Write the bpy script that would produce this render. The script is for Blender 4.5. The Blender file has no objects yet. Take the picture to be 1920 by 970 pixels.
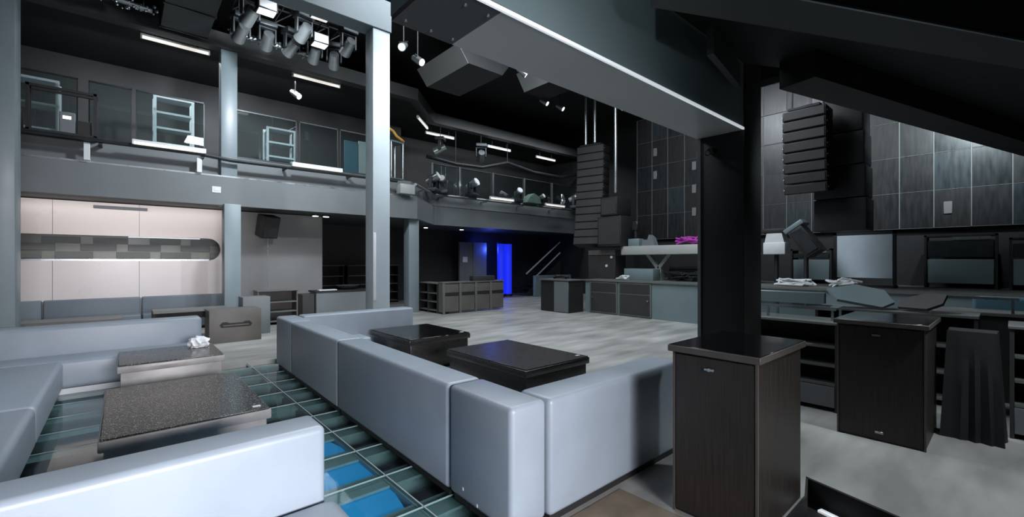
import bpy, bmesh, math, random
from mathutils import Vector, Matrix
random.seed(7)
scn = bpy.context.scene
COL = scn.collection
PI = math.pi
R = math.radians

# ------------------------------------------------------------------ camera
TH = R(48.6)
cam_d = bpy.data.cameras.new('camera'); cam = bpy.data.objects.new('camera', cam_d); COL.objects.link(cam)
cam.location = (0, 0, 1.65)
cam.rotation_euler = (PI/2, 0, PI/2 - TH - R(90) + 0)
fwd = Vector((math.cos(TH), math.sin(TH), 0))
cam.rotation_euler = fwd.to_track_quat('-Z', 'Y').to_euler()
cam_d.sensor_width = 36.0
cam_d.lens = 828.0 / 1920.0 * 36.0
cam_d.shift_y = 5.0 / 1920.0
cam_d.clip_start = 0.05
scn.camera = cam

# ------------------------------------------------------------------ light and exposure
vs = scn.view_settings
vs.view_transform = 'Standard'; vs.look = 'None'; vs.gamma = 1.0; vs.use_curve_mapping = False
vs.exposure = 0.0
w = bpy.data.worlds.new('world'); scn.world = w; w.use_nodes = True
w.node_tree.nodes['Background'].inputs[0].default_value = (0.62, 0.72, 0.80, 1)
w.node_tree.nodes['Background'].inputs[1].default_value = 0.10

def lamp(kind, name, loc, target, power, color, size=1.0, size_y=None, spot=60, blend=0.6):
    d = bpy.data.lights.new(name, kind); o = bpy.data.objects.new(name, d); COL.objects.link(o)
    o.location = loc
    o.rotation_euler = (Vector(target) - Vector(loc)).to_track_quat('-Z', 'Y').to_euler()
    d.energy = power; d.color = color
    if kind == 'AREA':
        d.size = size
        if size_y: d.shape = 'RECTANGLE'; d.size_y = size_y
    elif kind == 'SPOT':
        d.spot_size = R(spot); d.spot_blend = blend; d.shadow_soft_size = size
    else:
        d.shadow_soft_size = size
    return o
COOL = (0.86, 0.93, 1.0)
lamp('AREA', 'hall_light', (5.8, 6.5, 8.1), (5.8, 6.5, 0), 620, COOL, 5, 4)
sl = lamp('AREA', 'seating_front_fill', (0.6, -3.2, 2.0), (0.1, 2.4, 0.3), 150, (0.96, 0.94, 1.0), 2.2, 0.9); sl.data.spread = R(74)  # unseen soft fill behind the camera, added to brighten the sofa fronts
lamp('SPOT', 'bar_floor_fill', (5.0, -0.7, 3.1), (4.7, 0.1, 0), 260, COOL, 0.12, spot=110, blend=1.0)  # added fill under the mezzanine for the dark floor, no fixture there
lamp('AREA', 'seating_rear_fill', (2.3, 6.2, 6.0), (2.0, 6.2, 0.0), 75, COOL, 1.2, 1.2)  # added overhead fill for the sofa tops, not a fitting of the hall
lamp('SPOT', 'balcony_wash', (2.6, 9.0, 6.3), (2.4, 13.0, 3.6), 1000, COOL, 0.2, spot=140, blend=1.0)
lamp('SPOT', 'post_spot', (4.5, 5.4, 6.7), (3.78, 8.2, 4.3), 900, (0.92, 0.97, 1.0), 0.08, spot=46, blend=1.0)
lamp('AREA', 'rear_balcony_fill', (12.5, 13.2, 6.7), (12.5, 14.5, 4.0), 150, COOL, 7.0, 0.3)  # fill strip added to lift the rear balcony, apart from its tubes
lamp('AREA', 'panel_light', (0.2, 13.1, 2.9), (0.2, 14.3, 1.3), 25, (1.0, 0.95, 0.93), 4.0, 0.3)
lamp('SPOT', 'wall_screen_spot', (11.6, 0.4, 5.3), (14.0, 1.1, 4.4), 800, (0.8, 0.94, 1.0), 0.1, spot=100, blend=1.0)
lamp('POINT', 'blue_lamp', (12.8, 16.05, 2.2), (0, 0, 0), 26, (0.06, 0.12, 1.0), 0.1)
lamp('AREA', 'upper_balcony_light', (2.0, 13.3, 6.7), (2.0, 14.4, 4.0), 130, COOL, 6.0, 0.3)
lamp('AREA', 'stage_light', (9.6, 5.0, 6.8), (11.5, 5.5, 1.2), 170, COOL, 3.0, 1.0)
lamp('SPOT', 'beam_fill_spot', (0.2, 0.3, 2.9), (1.75, 1.69, 3.24), 90, (0.85, 0.95, 1.0), 0.05, spot=48, blend=1.0)  # unseen spot added so the low beam's near side fades along its length

# ------------------------------------------------------------------ materials
def lin(c):
    return tuple((v/255/12.92 if v/255 <= 0.04045 else ((v/255+0.055)/1.055)**2.4) for v in c)
def mat(name, rgb, rough=0.6, metal=0.0, var=0.12, scale=6.0, bump=0.0, spec=0.5, rvar=0.1, stretch=None, coat=0.0):
    m = bpy.data.materials.new(name); m.use_nodes = True
    nt = m.node_tree; b = nt.nodes['Principled BSDF']
    tc = nt.nodes.new('ShaderNodeTexCoord'); mp = nt.nodes.new('ShaderNodeMapping')
    nt.links.new(tc.outputs['Object'], mp.inputs[0])
    if stretch: mp.inputs['Scale'].default_value = stretch
    n = nt.nodes.new('ShaderNodeTexNoise'); n.inputs['Scale'].default_value = scale; n.inputs['Detail'].default_value = 5
    nt.links.new(mp.outputs[0], n.inputs['Vector'])
    cr = nt.nodes.new('ShaderNodeValToRGB')
    c = lin(rgb)
    cr.color_ramp.elements[0].position = 0.3; cr.color_ramp.elements[1].position = 0.7
    cr.color_ramp.elements[0].color = (*[v*(1-var) for v in c], 1)
    cr.color_ramp.elements[1].color = (*[min(1, v*(1+var)) for v in c], 1)
    nt.links.new(n.outputs[0], cr.inputs[0]); nt.links.new(cr.outputs[0], b.inputs['Base Color'])
    mr = nt.nodes.new('ShaderNodeMapRange'); mr.inputs[3].default_value = max(0.02, rough-rvar); mr.inputs[4].default_value = min(1, rough+rvar)
    nt.links.new(n.outputs[0], mr.inputs[0]); nt.links.new(mr.outputs[0], b.inputs['Roughness'])
    b.inputs['Metallic'].default_value = metal
    b.inputs['Specular IOR Level'].default_value = spec
    b.inputs['Coat Weight'].default_value = coat
    if bump:
        bp = nt.nodes.new('ShaderNodeBump'); bp.inputs['Strength'].default_value = bump; bp.inputs['Distance'].default_value = 0.01
        nt.links.new(n.outputs[0], bp.inputs['Height']); nt.links.new(bp.outputs[0], b.inputs['Normal'])
    return m
def emit(name, rgb, s):
    m = bpy.data.materials.new(name); m.use_nodes = True
    b = m.node_tree.nodes['Principled BSDF']
    b.inputs['Base Color'].default_value = (*lin(rgb), 1)
    b.inputs['Emission Color'].default_value = (*lin(rgb), 1); b.inputs['Emission Strength'].default_value = s
    return m
def glass(name, rgb, refl=0.12, rough=0.03):
    m = bpy.data.materials.new(name); m.use_nodes = True
    nt = m.node_tree; nt.nodes.remove(nt.nodes['Principled BSDF']); out = nt.nodes['Material Output']
    t = nt.nodes.new('ShaderNodeBsdfTransparent'); t.inputs[0].default_value = (*lin(rgb), 1)
    g = nt.nodes.new('ShaderNodeBsdfGlossy'); g.inputs['Roughness'].default_value = rough; g.inputs[0].default_value = (0.9, 0.97, 1, 1)
    fr = nt.nodes.new('ShaderNodeFresnel'); fr.inputs[0].default_value = 1.5
    ad = nt.nodes.new('ShaderNodeMath'); ad.operation = 'ADD'; ad.inputs[1].default_value = refl; ad.use_clamp = True
    nt.links.new(fr.outputs[0], ad.inputs[0])
    gm = nt.nodes.new('ShaderNodeNewGeometry'); iv = nt.nodes.new('ShaderNodeMath'); iv.operation = 'SUBTRACT'; iv.inputs[0].default_value = 1.0
    nt.links.new(gm.outputs['Backfacing'], iv.inputs[1])
    ml = nt.nodes.new('ShaderNodeMath'); ml.operation = 'MULTIPLY'
    nt.links.new(ad.outputs[0], ml.inputs[0]); nt.links.new(iv.outputs[0], ml.inputs[1])
    mx = nt.nodes.new('ShaderNodeMixShader')
    nt.links.new(ml.outputs[0], mx.inputs[0]); nt.links.new(t.outputs[0], mx.inputs[1]); nt.links.new(g.outputs[0], mx.inputs[2])
    nt.links.new(mx.outputs[0], out.inputs[0])
    return m
M = {}
M['leather'] = mat('grey_leather', (138, 149, 159), 0.42, var=0.06, scale=3, bump=0.04)
M['leather_dark'] = mat('slate_leather', (92, 102, 110), 0.5, var=0.08, scale=3)
M['black'] = mat('matt_black', (27, 27, 28), 0.65, var=0.15, scale=4)
M['black_gloss'] = mat('gloss_black', (14, 14, 15), 0.12, var=0.1, scale=5, rvar=0.05)
M['ceil'] = mat('ceiling_black', (38, 38, 38), 0.7, var=0.2, scale=2)
M['soffit'] = mat('soffit_grey', (64, 65, 65), 0.6, var=0.12, scale=1.5)
M['fascia'] = mat('fascia_grey', (104, 109, 111), 0.55, var=0.08, scale=1.2)
M['post'] = mat('post_paint', (120, 133, 138), 0.4, var=0.05, scale=2)
M['pale_post'] = mat('pale_post_paint', (172, 184, 190), 0.35, var=0.05, scale=2)
M['joint'] = mat('joint_sealant', (176, 190, 190), 0.4, var=0.05)
M['column'] = mat('column_black', (17, 16, 16), 0.5, var=0.15, scale=2)
M['beam_white'] = mat('beam_laminate', (160, 162, 160), 0.35, var=0.08, scale=1.2)
M['pink_panel'] = mat('blush_panel', (192, 184, 182), 0.3, var=0.04, scale=1.0)
M['grey_panel'] = mat('grey_panel', (118, 118, 118), 0.32, var=0.08, scale=0.8)
M['dark_panel'] = mat('dark_panel', (50, 49, 49), 0.55, var=0.15, scale=1.5)
M['metal'] = mat('brushed_metal', (170, 176, 178), 0.3, metal=0.9, var=0.05)
M['dark_metal'] = mat('dark_metal', (58, 62, 64), 0.4, metal=0.7, var=0.1)
M['white'] = mat('white_plastic', (205, 208, 210), 0.45, var=0.04)
M['grey_wood'] = mat('grey_laminate', (98, 100, 98), 0.45, var=0.1, scale=2, stretch=(1, 1, 6))
M['taupe'] = mat('taupe_laminate', (92, 88, 84), 0.5, var=0.12, scale=3)
M['teal_panel'] = mat('teal_grey_panel', (110, 126, 129), 0.4, var=0.08, scale=1.2)
M['teal_leather'] = mat('teal_leather', (66, 98, 112), 0.4, var=0.08, scale=2)
M['screen'] = mat('projection_sheet', (190, 205, 214), 0.5, var=0.03)
M['cloth_white'] = mat('white_tissue', (225, 228, 230), 0.9, var=0.05, scale=20, bump=0.3)
M['magenta'] = mat('magenta_cable', (170, 60, 160), 0.5)
M['yellow'] = mat('yellow_rope', (214, 160, 70), 0.6)
M['green'] = mat('green_grey_case', (86, 108, 98), 0.6, var=0.2)
M['slot_tile'] = mat('slot_stone', (120, 124, 116), 0.35, var=0.2, scale=2)
M['tube'] = emit('tube_light', (255, 250, 240), 0.75)
M['lens'] = emit('lamp_lens', (250, 252, 255), 1.6)
M['hot_lens'] = emit('downlight_lens', (255, 252, 245), 6.0)
M['blue_glow'] = emit('blue_lit_acrylic', (30, 50, 245), 0.6)
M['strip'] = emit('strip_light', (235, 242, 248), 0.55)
M['joist'] = mat('joist_paint', (140, 158, 158), 0.5, var=0.08)
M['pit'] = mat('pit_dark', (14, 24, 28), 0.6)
M['pane'] = glass('floor_glass', (222, 233, 233), 0.03, 0.05)
M['railglass'] = glass('railing_glass', (232, 240, 240), 0.08, 0.02)
M['blue_sheet'] = emit('blue_sheet_emission', (30, 150, 215), 0.42)  # emission stands in for light on the blue sheet
M['orange'] = mat('brown_floor', (120, 108, 92), 0.6, var=0.25, scale=6)

def wood_dark(name, rgb, axis=(40, 40, 1.2), var=0.4, rough=0.45):
    return mat(name, rgb, rough, var=var, scale=3.0, stretch=axis, bump=0.05)
M['oak_black'] = wood_dark('black_oak', (43, 38, 34))
M['oak_edge'] = mat('oak_edge_band', (80, 75, 70), 0.45, var=0.1)
M['table_frame'] = mat('table_dark_wood', (44, 42, 41), 0.3, var=0.2, scale=4, stretch=(2, 12, 12))

def speckle(name, base, fleck, rough, scale=60, th=0.62):
    m = mat(name, base, rough, var=0.2, scale=3, rvar=0.04)
    nt = m.node_tree; b = nt.nodes['Principled BSDF']
    cr = [n for n in nt.nodes if n.type == 'VALTORGB'][0]
    tc = [n for n in nt.nodes if n.type == 'TEX_COORD'][0]
    v = nt.nodes.new('ShaderNodeTexNoise'); v.inputs['Scale'].default_value = scale; v.inputs['Detail'].default_value = 2
    nt.links.new(tc.outputs['Object'], v.inputs['Vector'])
    r = nt.nodes.new('ShaderNodeValToRGB'); r.color_ramp.elements[0].position = th; r.color_ramp.elements[1].position = th+0.06
    nt.links.new(v.outputs[0], r.inputs[0])
    mx = nt.nodes.new('ShaderNodeMixRGB'); mx.inputs[2].default_value = (*lin(fleck), 1)
    nt.links.new(r.outputs[0], mx.inputs[0]); nt.links.new(cr.outputs[0], mx.inputs[1])
    nt.links.new(mx.outputs[0], b.inputs['Base Color'])
    return m
M['dusty_top'] = speckle('dusty_glass_top', (40, 40, 38), (175, 175, 170), 0.22, 130, 0.605)
M['dusty_side'] = mat('dusty_side', (150, 148, 146), 0.4, var=0.2, scale=5)

def concrete():
    m = mat('worn_concrete', (168, 168, 165), 0.42, var=0.16, scale=0.55, rvar=0.12)
    nt = m.node_tree; b = nt.nodes['Principled BSDF']
    cr = [n for n in nt.nodes if n.type == 'VALTORGB'][0]
    tc = [n for n in nt.nodes if n.type == 'TEX_COORD'][0]
    mp = nt.nodes.new('ShaderNodeMapping'); mp.inputs['Scale'].default_value = (0.7, 2.6, 1); mp.inputs['Rotation'].default_value = (0, 0, 0.5)
    nt.links.new(tc.outputs['Object'], mp.inputs[0])
    v = nt.nodes.new('ShaderNodeTexNoise'); v.inputs['Scale'].default_value = 1.3; v.inputs['Detail'].default_value = 8
    nt.links.new(mp.outputs[0], v.inputs['Vector'])
    r = nt.nodes.new('ShaderNodeValToRGB'); r.color_ramp.elements[0].position = 0.35; r.color_ramp.elements[1].position = 0.72
    r.color_ramp.elements[0].color = (0.62, 0.62, 0.61, 1); r.color_ramp.elements[1].color = (1.08, 1.08, 1.07, 1)
    nt.links.new(v.outputs[0], r.inputs[0])
    mx = nt.nodes.new('ShaderNodeMixRGB'); mx.blend_type = 'MULTIPLY'; mx.inputs[0].default_value = 1
    nt.links.new(cr.outputs[0], mx.inputs[1]); nt.links.new(r.outputs[0], mx.inputs[2])
    nt.links.new(mx.outputs[0], b.inputs['Base Color'])
    return m
M['concrete'] = concrete()

# ------------------------------------------------------------------ mesh building
class MB:
    def __init__(self): self.bm = bmesh.new()
    def box(self, x0, x1, y0, y1, z0, z1, bev=0.0, seg=2, mtx=None):
        t = bmesh.new()
        bmesh.ops.create_cube(t, size=1.0)
        for v in t.verts:
            v.co = Vector(((x0+x1)/2 + v.co.x*(x1-x0), (y0+y1)/2 + v.co.y*(y1-y0), (z0+z1)/2 + v.co.z*(z1-z0)))
        if bev: bmesh.ops.bevel(t, geom=t.edges[:], offset=bev, segments=seg, affect='EDGES', profile=0.5)
        return self._add(t, mtx)
    def _add(self, t, mtx=None):
        if mtx is not None: t.transform(mtx)
        me = bpy.data.meshes.new('tmp'); t.to_mesh(me); t.free()
        self.bm.from_mesh(me); bpy.data.meshes.remove(me)
        return self
    def bar(self, a, b, w, h=None, bev=0.0):
        a = Vector(a); b = Vector(b); L = (b-a).length; h = h or w
        q = (b-a).to_track_quat('X', 'Z').to_matrix().to_4x4()
        return self.box(0, L, -w/2, w/2, -h/2, h/2, bev, 1, Matrix.Translation(a) @ q)
    def cyl(self, a, b, r, r2=None, n=14):
        a = Vector(a); b = Vector(b); L = (b-a).length
        t = bmesh.new()
        bmesh.ops.create_cone(t, cap_ends=True, segments=n, radius1=r, radius2=r if r2 is None else r2, depth=L)
        q = (b-a).to_track_quat('Z', 'Y').to_matrix().to_4x4()
        return self._add(t, Matrix.Translation((a+b)/2) @ q)
    def ball(self, c, r, sc=(1, 1, 1), n=14):
        t = bmesh.new(); bmesh.ops.create_uvsphere(t, u_segments=n, v_segments=n//2+1, radius=r)
        return self._add(t, Matrix.Translation(c) @ Matrix.Diagonal((*sc, 1)))
    def tube(self, pts, r, n=8):
        for a, b in zip(pts[:-1], pts[1:]): self.cyl(a, b, r, n=n)
        for p in pts[1:-1]: self.ball(p, r, n=8)
        return self
    def prism(self, pts, z0, z1):
        t = bmesh.new()
        lo = [t.verts.new((p[0], p[1], z0)) for p in pts]; hi = [t.verts.new((p[0], p[1], z1)) for p in pts]
        t.faces.new(lo[::-1]); t.faces.new(hi); n = len(pts)
        for i in range(n): t.faces.new((lo[i], lo[(i+1) % n], hi[(i+1) % n], hi[i]))
        bmesh.ops.recalc_face_normals(t, faces=t.faces[:])
        return self._add(t)
    def prism_axis(self, prof, a0, a1, axis='y'):
        """profile in (u,v) extruded along an axis: axis x -> (y,z), axis y -> (x,z)"""
        t = bmesh.new()
        mk = (lambda p, a: (a, p[0], p[1])) if axis == 'x' else (lambda p, a: (p[0], a, p[1]))
        lo = [t.verts.new(mk(p, a0)) for p in prof]; hi = [t.verts.new(mk(p, a1)) for p in prof]
        t.faces.new(lo[::-1]); t.faces.new(hi); n = len(prof)
        for i in range(n): t.faces.new((lo[i], lo[(i+1) % n], hi[(i+1) % n], hi[i]))
        bmesh.ops.recalc_face_normals(t, faces=t.faces[:])
        return self._add(t)
    def done(self, name, material, parent=None, label=None, smooth=True):
        me = bpy.data.meshes.new(name); self.bm.to_mesh(me); self.bm.free()
        me.materials.append(material)
        if smooth and hasattr(me, 'set_sharp_from_angle'):
            for p in me.polygons: p.use_smooth = True
            me.set_sharp_from_angle(angle=R(40))
        o = bpy.data.objects.new(name, me); COL.objects.link(o)
        if parent: o.parent = parent
        if label: o['label'] = label
        return o
def tag(o, label, cat, group=None, kind=None):
    o['label'] = label; o['category'] = cat
    if group: o['group'] = group
    if kind: o['kind'] = kind
    return o
def thing(name, label, cat, loc=(0, 0, 0), rz=0.0, group=None, rot=None):
    o = bpy.data.objects.new(name, None); COL.objects.link(o); o.empty_display_size = 0.1
    o.location = loc; o.rotation_euler = rot if rot else (0, 0, rz)
    return tag(o, label, cat, group)
def struct(o, label=None):
    o['kind'] = 'structure'
    if label: o['label'] = label
    return o
def dup(root, loc, rz=0.0, label=None, rot=None, sc=None):
    r = root.copy(); COL.objects.link(r); r.location = loc; r.rotation_euler = rot if rot else (0, 0, rz)
    if sc: r.scale = (sc, sc, sc)
    if label: r['label'] = label
    for ch in list(root.children):
        c = ch.copy(); COL.objects.link(c); c.parent = r
        for g in ch.children:
            d = g.copy(); COL.objects.link(d); d.parent = c
    return r

def hang(root, z_top, offs=((0, 0),), r=0.014, dz=0.0, name='stem'):
    """a rod from a hung thing up to what carries it, as a part of that thing"""
    inv = Matrix.LocRotScale(root.location, root.rotation_euler, root.scale).inverted()
    for ox, oy in offs:
        c, s_ = math.cos(root.rotation_euler.z), math.sin(root.rotation_euler.z)
        x = root.location.x + ox*c - oy*s_; y = root.location.y + ox*s_ + oy*c
        b = MB(); b.cyl((x, y, root.location.z+dz), (x, y, z_top), r, n=8); b.bm.transform(inv)
        b.done(name, M['dark_metal'], root)

# ================================================================== STRUCTURE
# dance floor, landing, glass platform
b = MB(); b.prism([(1.95, 0.97), (3.6, 0.97), (3.93, 1.05), (2.43, -4), (19, -4), (19, 17.2), (-7, 17.2), (-7, 8.25), (1.95, 8.25)], -0.15, 0.0)
struct(b.done('floor', M['concrete']), 'worn grey concrete dance floor')
b = MB(); b.box(1.952, 2.70, 0.972, 1.88, 0.0, 0.004); b.box(-7, -2.6, -4, 8.25, -0.15, 0.0)
struct(b.done('floor_landing', M['orange']), 'brown timber landing beside the sofa')
b = MB(); b.box(1.95, 3.95, -4, 1.05, -0.40, -0.17); b.box(1.95, 3.6, 0.955, 0.968, -0.17, -0.002); b.bar((3.6, 0.962, -0.086), (3.92, 1.04, -0.086), 0.014, 0.168); b.bar((3.915, 1.04, -0.086), (2.42, -4, -0.086), 0.014, 0.168); b.box(1.95, 1.97, -4, 0.95, -0.17, -0.002)
struct(b.done('floor_step', M['black']), 'black lower tread below the concrete floor edge')
b = MB(); b.bar((3.80, 0.93, -0.162), (3.735, 0.71, -0.162), 0.045, 0.015)
struct(b.done('trim_1', M['strip']), 'white nosing strip on the black step')
# pit beneath the glass
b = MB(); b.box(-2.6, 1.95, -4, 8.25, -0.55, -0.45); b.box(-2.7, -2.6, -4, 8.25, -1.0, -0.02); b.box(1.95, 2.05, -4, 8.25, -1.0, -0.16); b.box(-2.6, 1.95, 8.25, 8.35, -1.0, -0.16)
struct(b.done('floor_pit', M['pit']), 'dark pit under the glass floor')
ys = [-2.0 + 0.578*k for k in range(18)]
for k, y in enumerate(ys):
    b = MB(); b.box(-2.58, 1.94, y-0.02, y+0.02, -0.20, -0.05); b.box(-2.58, 1.94, y-0.115, y+0.115, -0.05, -0.03); b.box(-2.58, 1.94, y-0.03, y+0.03, -0.215, -0.20)
    struct(b.done('floor_joist', M['joist']), 'pale steel joist under the glass floor')
b = MB(); b.box(1.50, 1.54, -3.5, 8.2, -0.14, -0.022)
struct(b.done('floor_bearer', M['joist']))
# panes
xs = [-2.6, -1.02, 0.25, 1.52, 1.95]
b = MB()
for i in range(4):
    for k in range(len(ys)-1):
        b.box(xs[i]+0.005, xs[i+1]-0.005, ys[k]+0.005, min(8.25, ys[k+1]-0.005), -0.022, -0.001)
struct(b.done('floor_glass', M['pane']), 'glass floor panes with pale joists below')
b = MB()
for x in xs[1:-1]: b.box(x-0.004, x+0.004, ys[0], 8.2, -0.010, 0.0)
for y in ys: b.box(-2.6, 1.95, y-0.004, y+0.004, -0.010, 0.0)
struct(b.done('trim_2', M['joint']), 'thin joints between the glass floor panes')
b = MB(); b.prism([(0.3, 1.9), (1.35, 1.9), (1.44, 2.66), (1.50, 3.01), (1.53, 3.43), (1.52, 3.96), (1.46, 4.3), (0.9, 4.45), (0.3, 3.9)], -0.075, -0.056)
tag(b.done('lit_blue_sheet', M['blue_sheet']), 'blue sheet under the glass floor beside the foreground sofa, its brightness added as emission', 'panel')  # the sheet is no lamp, its glow is put into the material

# walls
b = MB(); b.box(-7, 4.5, 14.0, 14.15, 3.0, 3.0001)
b.bm.free()
b = MB(); b.box(-7, 19, 17.0, 17.2, 0, 8.3); struct(b.done('wall_back', M['dark_panel']))
b = MB(); b.box(17.6, 17.8, -4, 17.0, 0, 8.3); struct(b.done('wall_stage', M['ceil']))
b = MB(); b.box(-7.2, -7, -4, 17.2, 0, 8.3); struct(b.done('wall_left', M['dark_panel']))
b = MB(); b.box(-7, 17.6, -4.2, -4, -0.5, 8.3); struct(b.done('wall_front', M['dark_panel']))
b = MB(); b.box(-7.2, 17.8, -4.2, 17.2, 8.3, 8.5); struct(b.done('ceiling', M['ceil']))
# lower blush wall with a pill-shaped niche (Y=14), the grey wall beyond the column
prof = []
x0, x1, z0, z1 = -6.0, 1.95, 1.66, 2.24
cz = (z0+z1)/2; rr = (z1-z0)/2
def wall_with_slot(name, m, xa, xb):
    t = bmesh.new(); y = 14.0
    outer_top = [(xb, 3.0), (xa, 3.0)]
    # upper and lower slabs plus rounded end piece
    arc = [(x1-rr+rr*math.sin(a), cz+rr*math.cos(a)) for a in [PI*k/14 for k in range(15)]]
    up = [(xa, z1)] + arc[:8] + [(xb, cz), (xb, 3.0), (xa, 3.0)]
    lo = [(xa, z0), (xa, 0), (xb, 0), (xb, cz)] + arc[7:]
    mb = MB()
    mb.prism_axis(up, 13.88, 14.0, 'y'); mb.prism_axis(lo[::-1], 13.88, 14.0, 'y')
    return mb.done(name, m, smooth=False)
struct(wall_with_slot('wall_niche', M['pink_panel'], -7, 2.3), 'blush coloured panel wall with long rounded niche')
b = MB()
for x in (-1.15, 0.3): b.box(x-0.003, x+0.003, 13.876, 13.88, 0.8, 1.66); b.box(x-0.003, x+0.003, 13.876, 13.88, 2.24, 3.0)
struct(b.done('trim_3', M['taupe']), 'vertical panel joints in the blush wall')
b = MB(); b.box(-7, 2.2, 14.25, 14.3, 1.5, 2.4); struct(b.done('wall_niche_back', M['slot_tile']))
b = MB()
for k in range(16):
    xx = -3.0 + k*0.62*0.5 + (0.1 if k % 2 else 0)
    zz = (1.72, 1.9, 2.06)[k % 3]
    b.box(xx, xx+0.62, 14.22, 14.25, zz, zz+0.15, 0.004, 1)
struct(b.done('trim_4', M['grey_wood']), 'stacked stone strips inside the niche')
b = MB(); b.box(0.1, 1.5, 13.9, 13.93, 2.215, 2.235); struct(b.done('trim_5', M['strip']), 'light strip along the top of the niche')
b = MB(); b.box(-6, 1.7, 13.95, 14.2, 1.66, 1.70); struct(b.done('trim_6', M['metal']), 'metal sill of the niche')
b = MB(); b.box(2.3, 4.55, 13.88, 14.0, 0, 3.0); b.box(4.43, 4.55, 14.0, 17.0, 0, 3.0); struct(b.done('wall_panel', M['grey_panel']), 'grey sheet panel wall under the balcony')
b = MB(); b.box(3.06, 3.075, 13.872, 13.88, 0, 3.0); struct(b.done('trim_7', M['metal']), 'upright joint in the grey panel wall')
# mezzanine slabs: lower balcony, chamfer and back section
pl = [(-7, 12.6), (7.05, 12.6), (8.6, 14.2), (17.6, 14.2), (17.6, 17.0), (-7, 17.0)]
b = MB(); b.prism(pl, 3.02, 3.2); struct(b.done('ceiling_balcony', M['soffit']), 'underside of the balcony')
def strip_path(mb, pts, off, th, z0, z1):
    """vertical band following the balcony edge, set back by off, th thick"""
    o = []; i_ = []
    k = math.tan(R(45/2))
    def shift(d):
        return [(pts[0][0], pts[0][1]+d), (pts[1][0]-d*k, pts[1][1]+d), (pts[2][0]-d*k, pts[2][1]+d), (pts[3][0], pts[3][1]+d)]
    a = shift(off); c = shift(off+th)
    mb.prism(a + c[::-1], z0, z1)
EDGE = [(-7, 12.6), (7.05, 12.6), (8.65, 14.2), (17.6, 14.2)]
b = MB(); strip_path(b, EDGE, -0.02, 0.14, 3.0, 3.68); struct(b.done('trim_8', M['fascia'], smooth=False), 'grey balcony fascia')
b = MB(); strip_path(b, EDGE, 0.0, 0.05, 3.685, 3.72); struct(b.done('trim_9', M['metal'], smooth=False), 'metal edge strip along the balcony fascia')
b = MB(); strip_path(b, EDGE, 0.22, 0.10, 3.68, 4.22); struct(b.done('wall_parapet', M['fascia'], smooth=False), 'set back parapet of the balcony')
b = MB(); b.box(-7, 8.2, 15.9, 16.0, 3.2, 8.3); struct(b.done('wall_upper', M['dark_panel']))
# upper bulkhead over the balcony
b = MB(); strip_path(b, EDGE, -0.05, 0.3, 6.78, 7.15); struct(b.done('trim_10', M['soffit'], smooth=False), 'bulkhead band over the balcony')
b = MB(); b.prism(pl, 6.9, 7.0); struct(b.done('ceiling_upper', M['ceil']), 'black ceiling over the balcony')
# columns
def column(x, y, s, z0, z1, m, label):
    b = MB(); b.box(x-s/2, x+s/2, y-s/2, y+s/2, z0, z1, 0.012, 2)
    return struct(b.done('column', m), label)
column(1.95, 12.35, 0.34, 0, 3.0, M['post'], 'grey post left under the balcony')
column(1.95, 12.80, 0.34, 3.0, 6.8, M['post'], 'grey post on the balcony')
column(7.05, 12.95, 0.36, 0, 3.02, M['post'], 'grey post at the balcony corner')
column(3.78, 8.3, 0.35, 0, 6.15, M['pale_post'], 'tall pale post behind the sofa')
column(-1.30, 9.15, 0.42, 0, 8.3, M['post'], 'tall grey post at the left edge')
b = MB(); b.box(3.60, 3.66, 8.10, 8.13, 0.9, 2.2, 0.01, 2); struct(b.done('trim_11', M['white']), 'pale conduit cover on the tall post')
b = MB(); b.box(4.42, 4.84, 1.68, 2.12, 0, 3.6, 0.01, 2); struct(b.done('column', M['column']), 'black column behind the tall cabinet')
b = MB(); b.box(4.405, 4.425, 2.10, 2.13, 0, 3.0); struct(b.done('trim_12', M['fascia']), 'metal corner guard on the black column')
# high beam along the hall carried by the tall post
b = MB(); b.box(-7, 3.98, 8.1, 8.5, 6.15, 6.75, 0.01, 1); struct(b.done('beam', M['post']), 'grey steel beam over the tall post')
# low beam from the left to the black column
b = MB(); b.box(1.425, 4.84, 1.70, 2.14, 2.90, 2.93); struct(b.done('trim_13', M['beam_white']), 'pale laminate underside of the low beam')
b = MB(); b.box(1.05, 1.42, 1.70, 2.14, 2.90, 2.93); struct(b.done('trim_14', M['soffit']), 'dark end panel under the low beam')
b = MB(); b.box(1.05, 4.84, 1.69, 2.15, 2.93, 3.55); struct(b.done('beam', M['teal_panel']), 'low beam from the hall to the black column')
b = MB(); b.box(1.2, 4.4, 1.675, 1.69, 2.895, 2.915); struct(b.done('trim_15', M['strip']), 'thin bright edge strip of the low beam')
b = MB()
for x in (1.1, 1.25, 1.39): b.cyl((x, 1.76, 2.9), (x, 1.76, 2.892), 0.008, n=8); b.cyl((x, 2.08, 2.9), (x, 2.08, 2.892), 0.008, n=8)
struct(b.done('trim_16', M['metal']), 'screws in the dark end panel')
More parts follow.
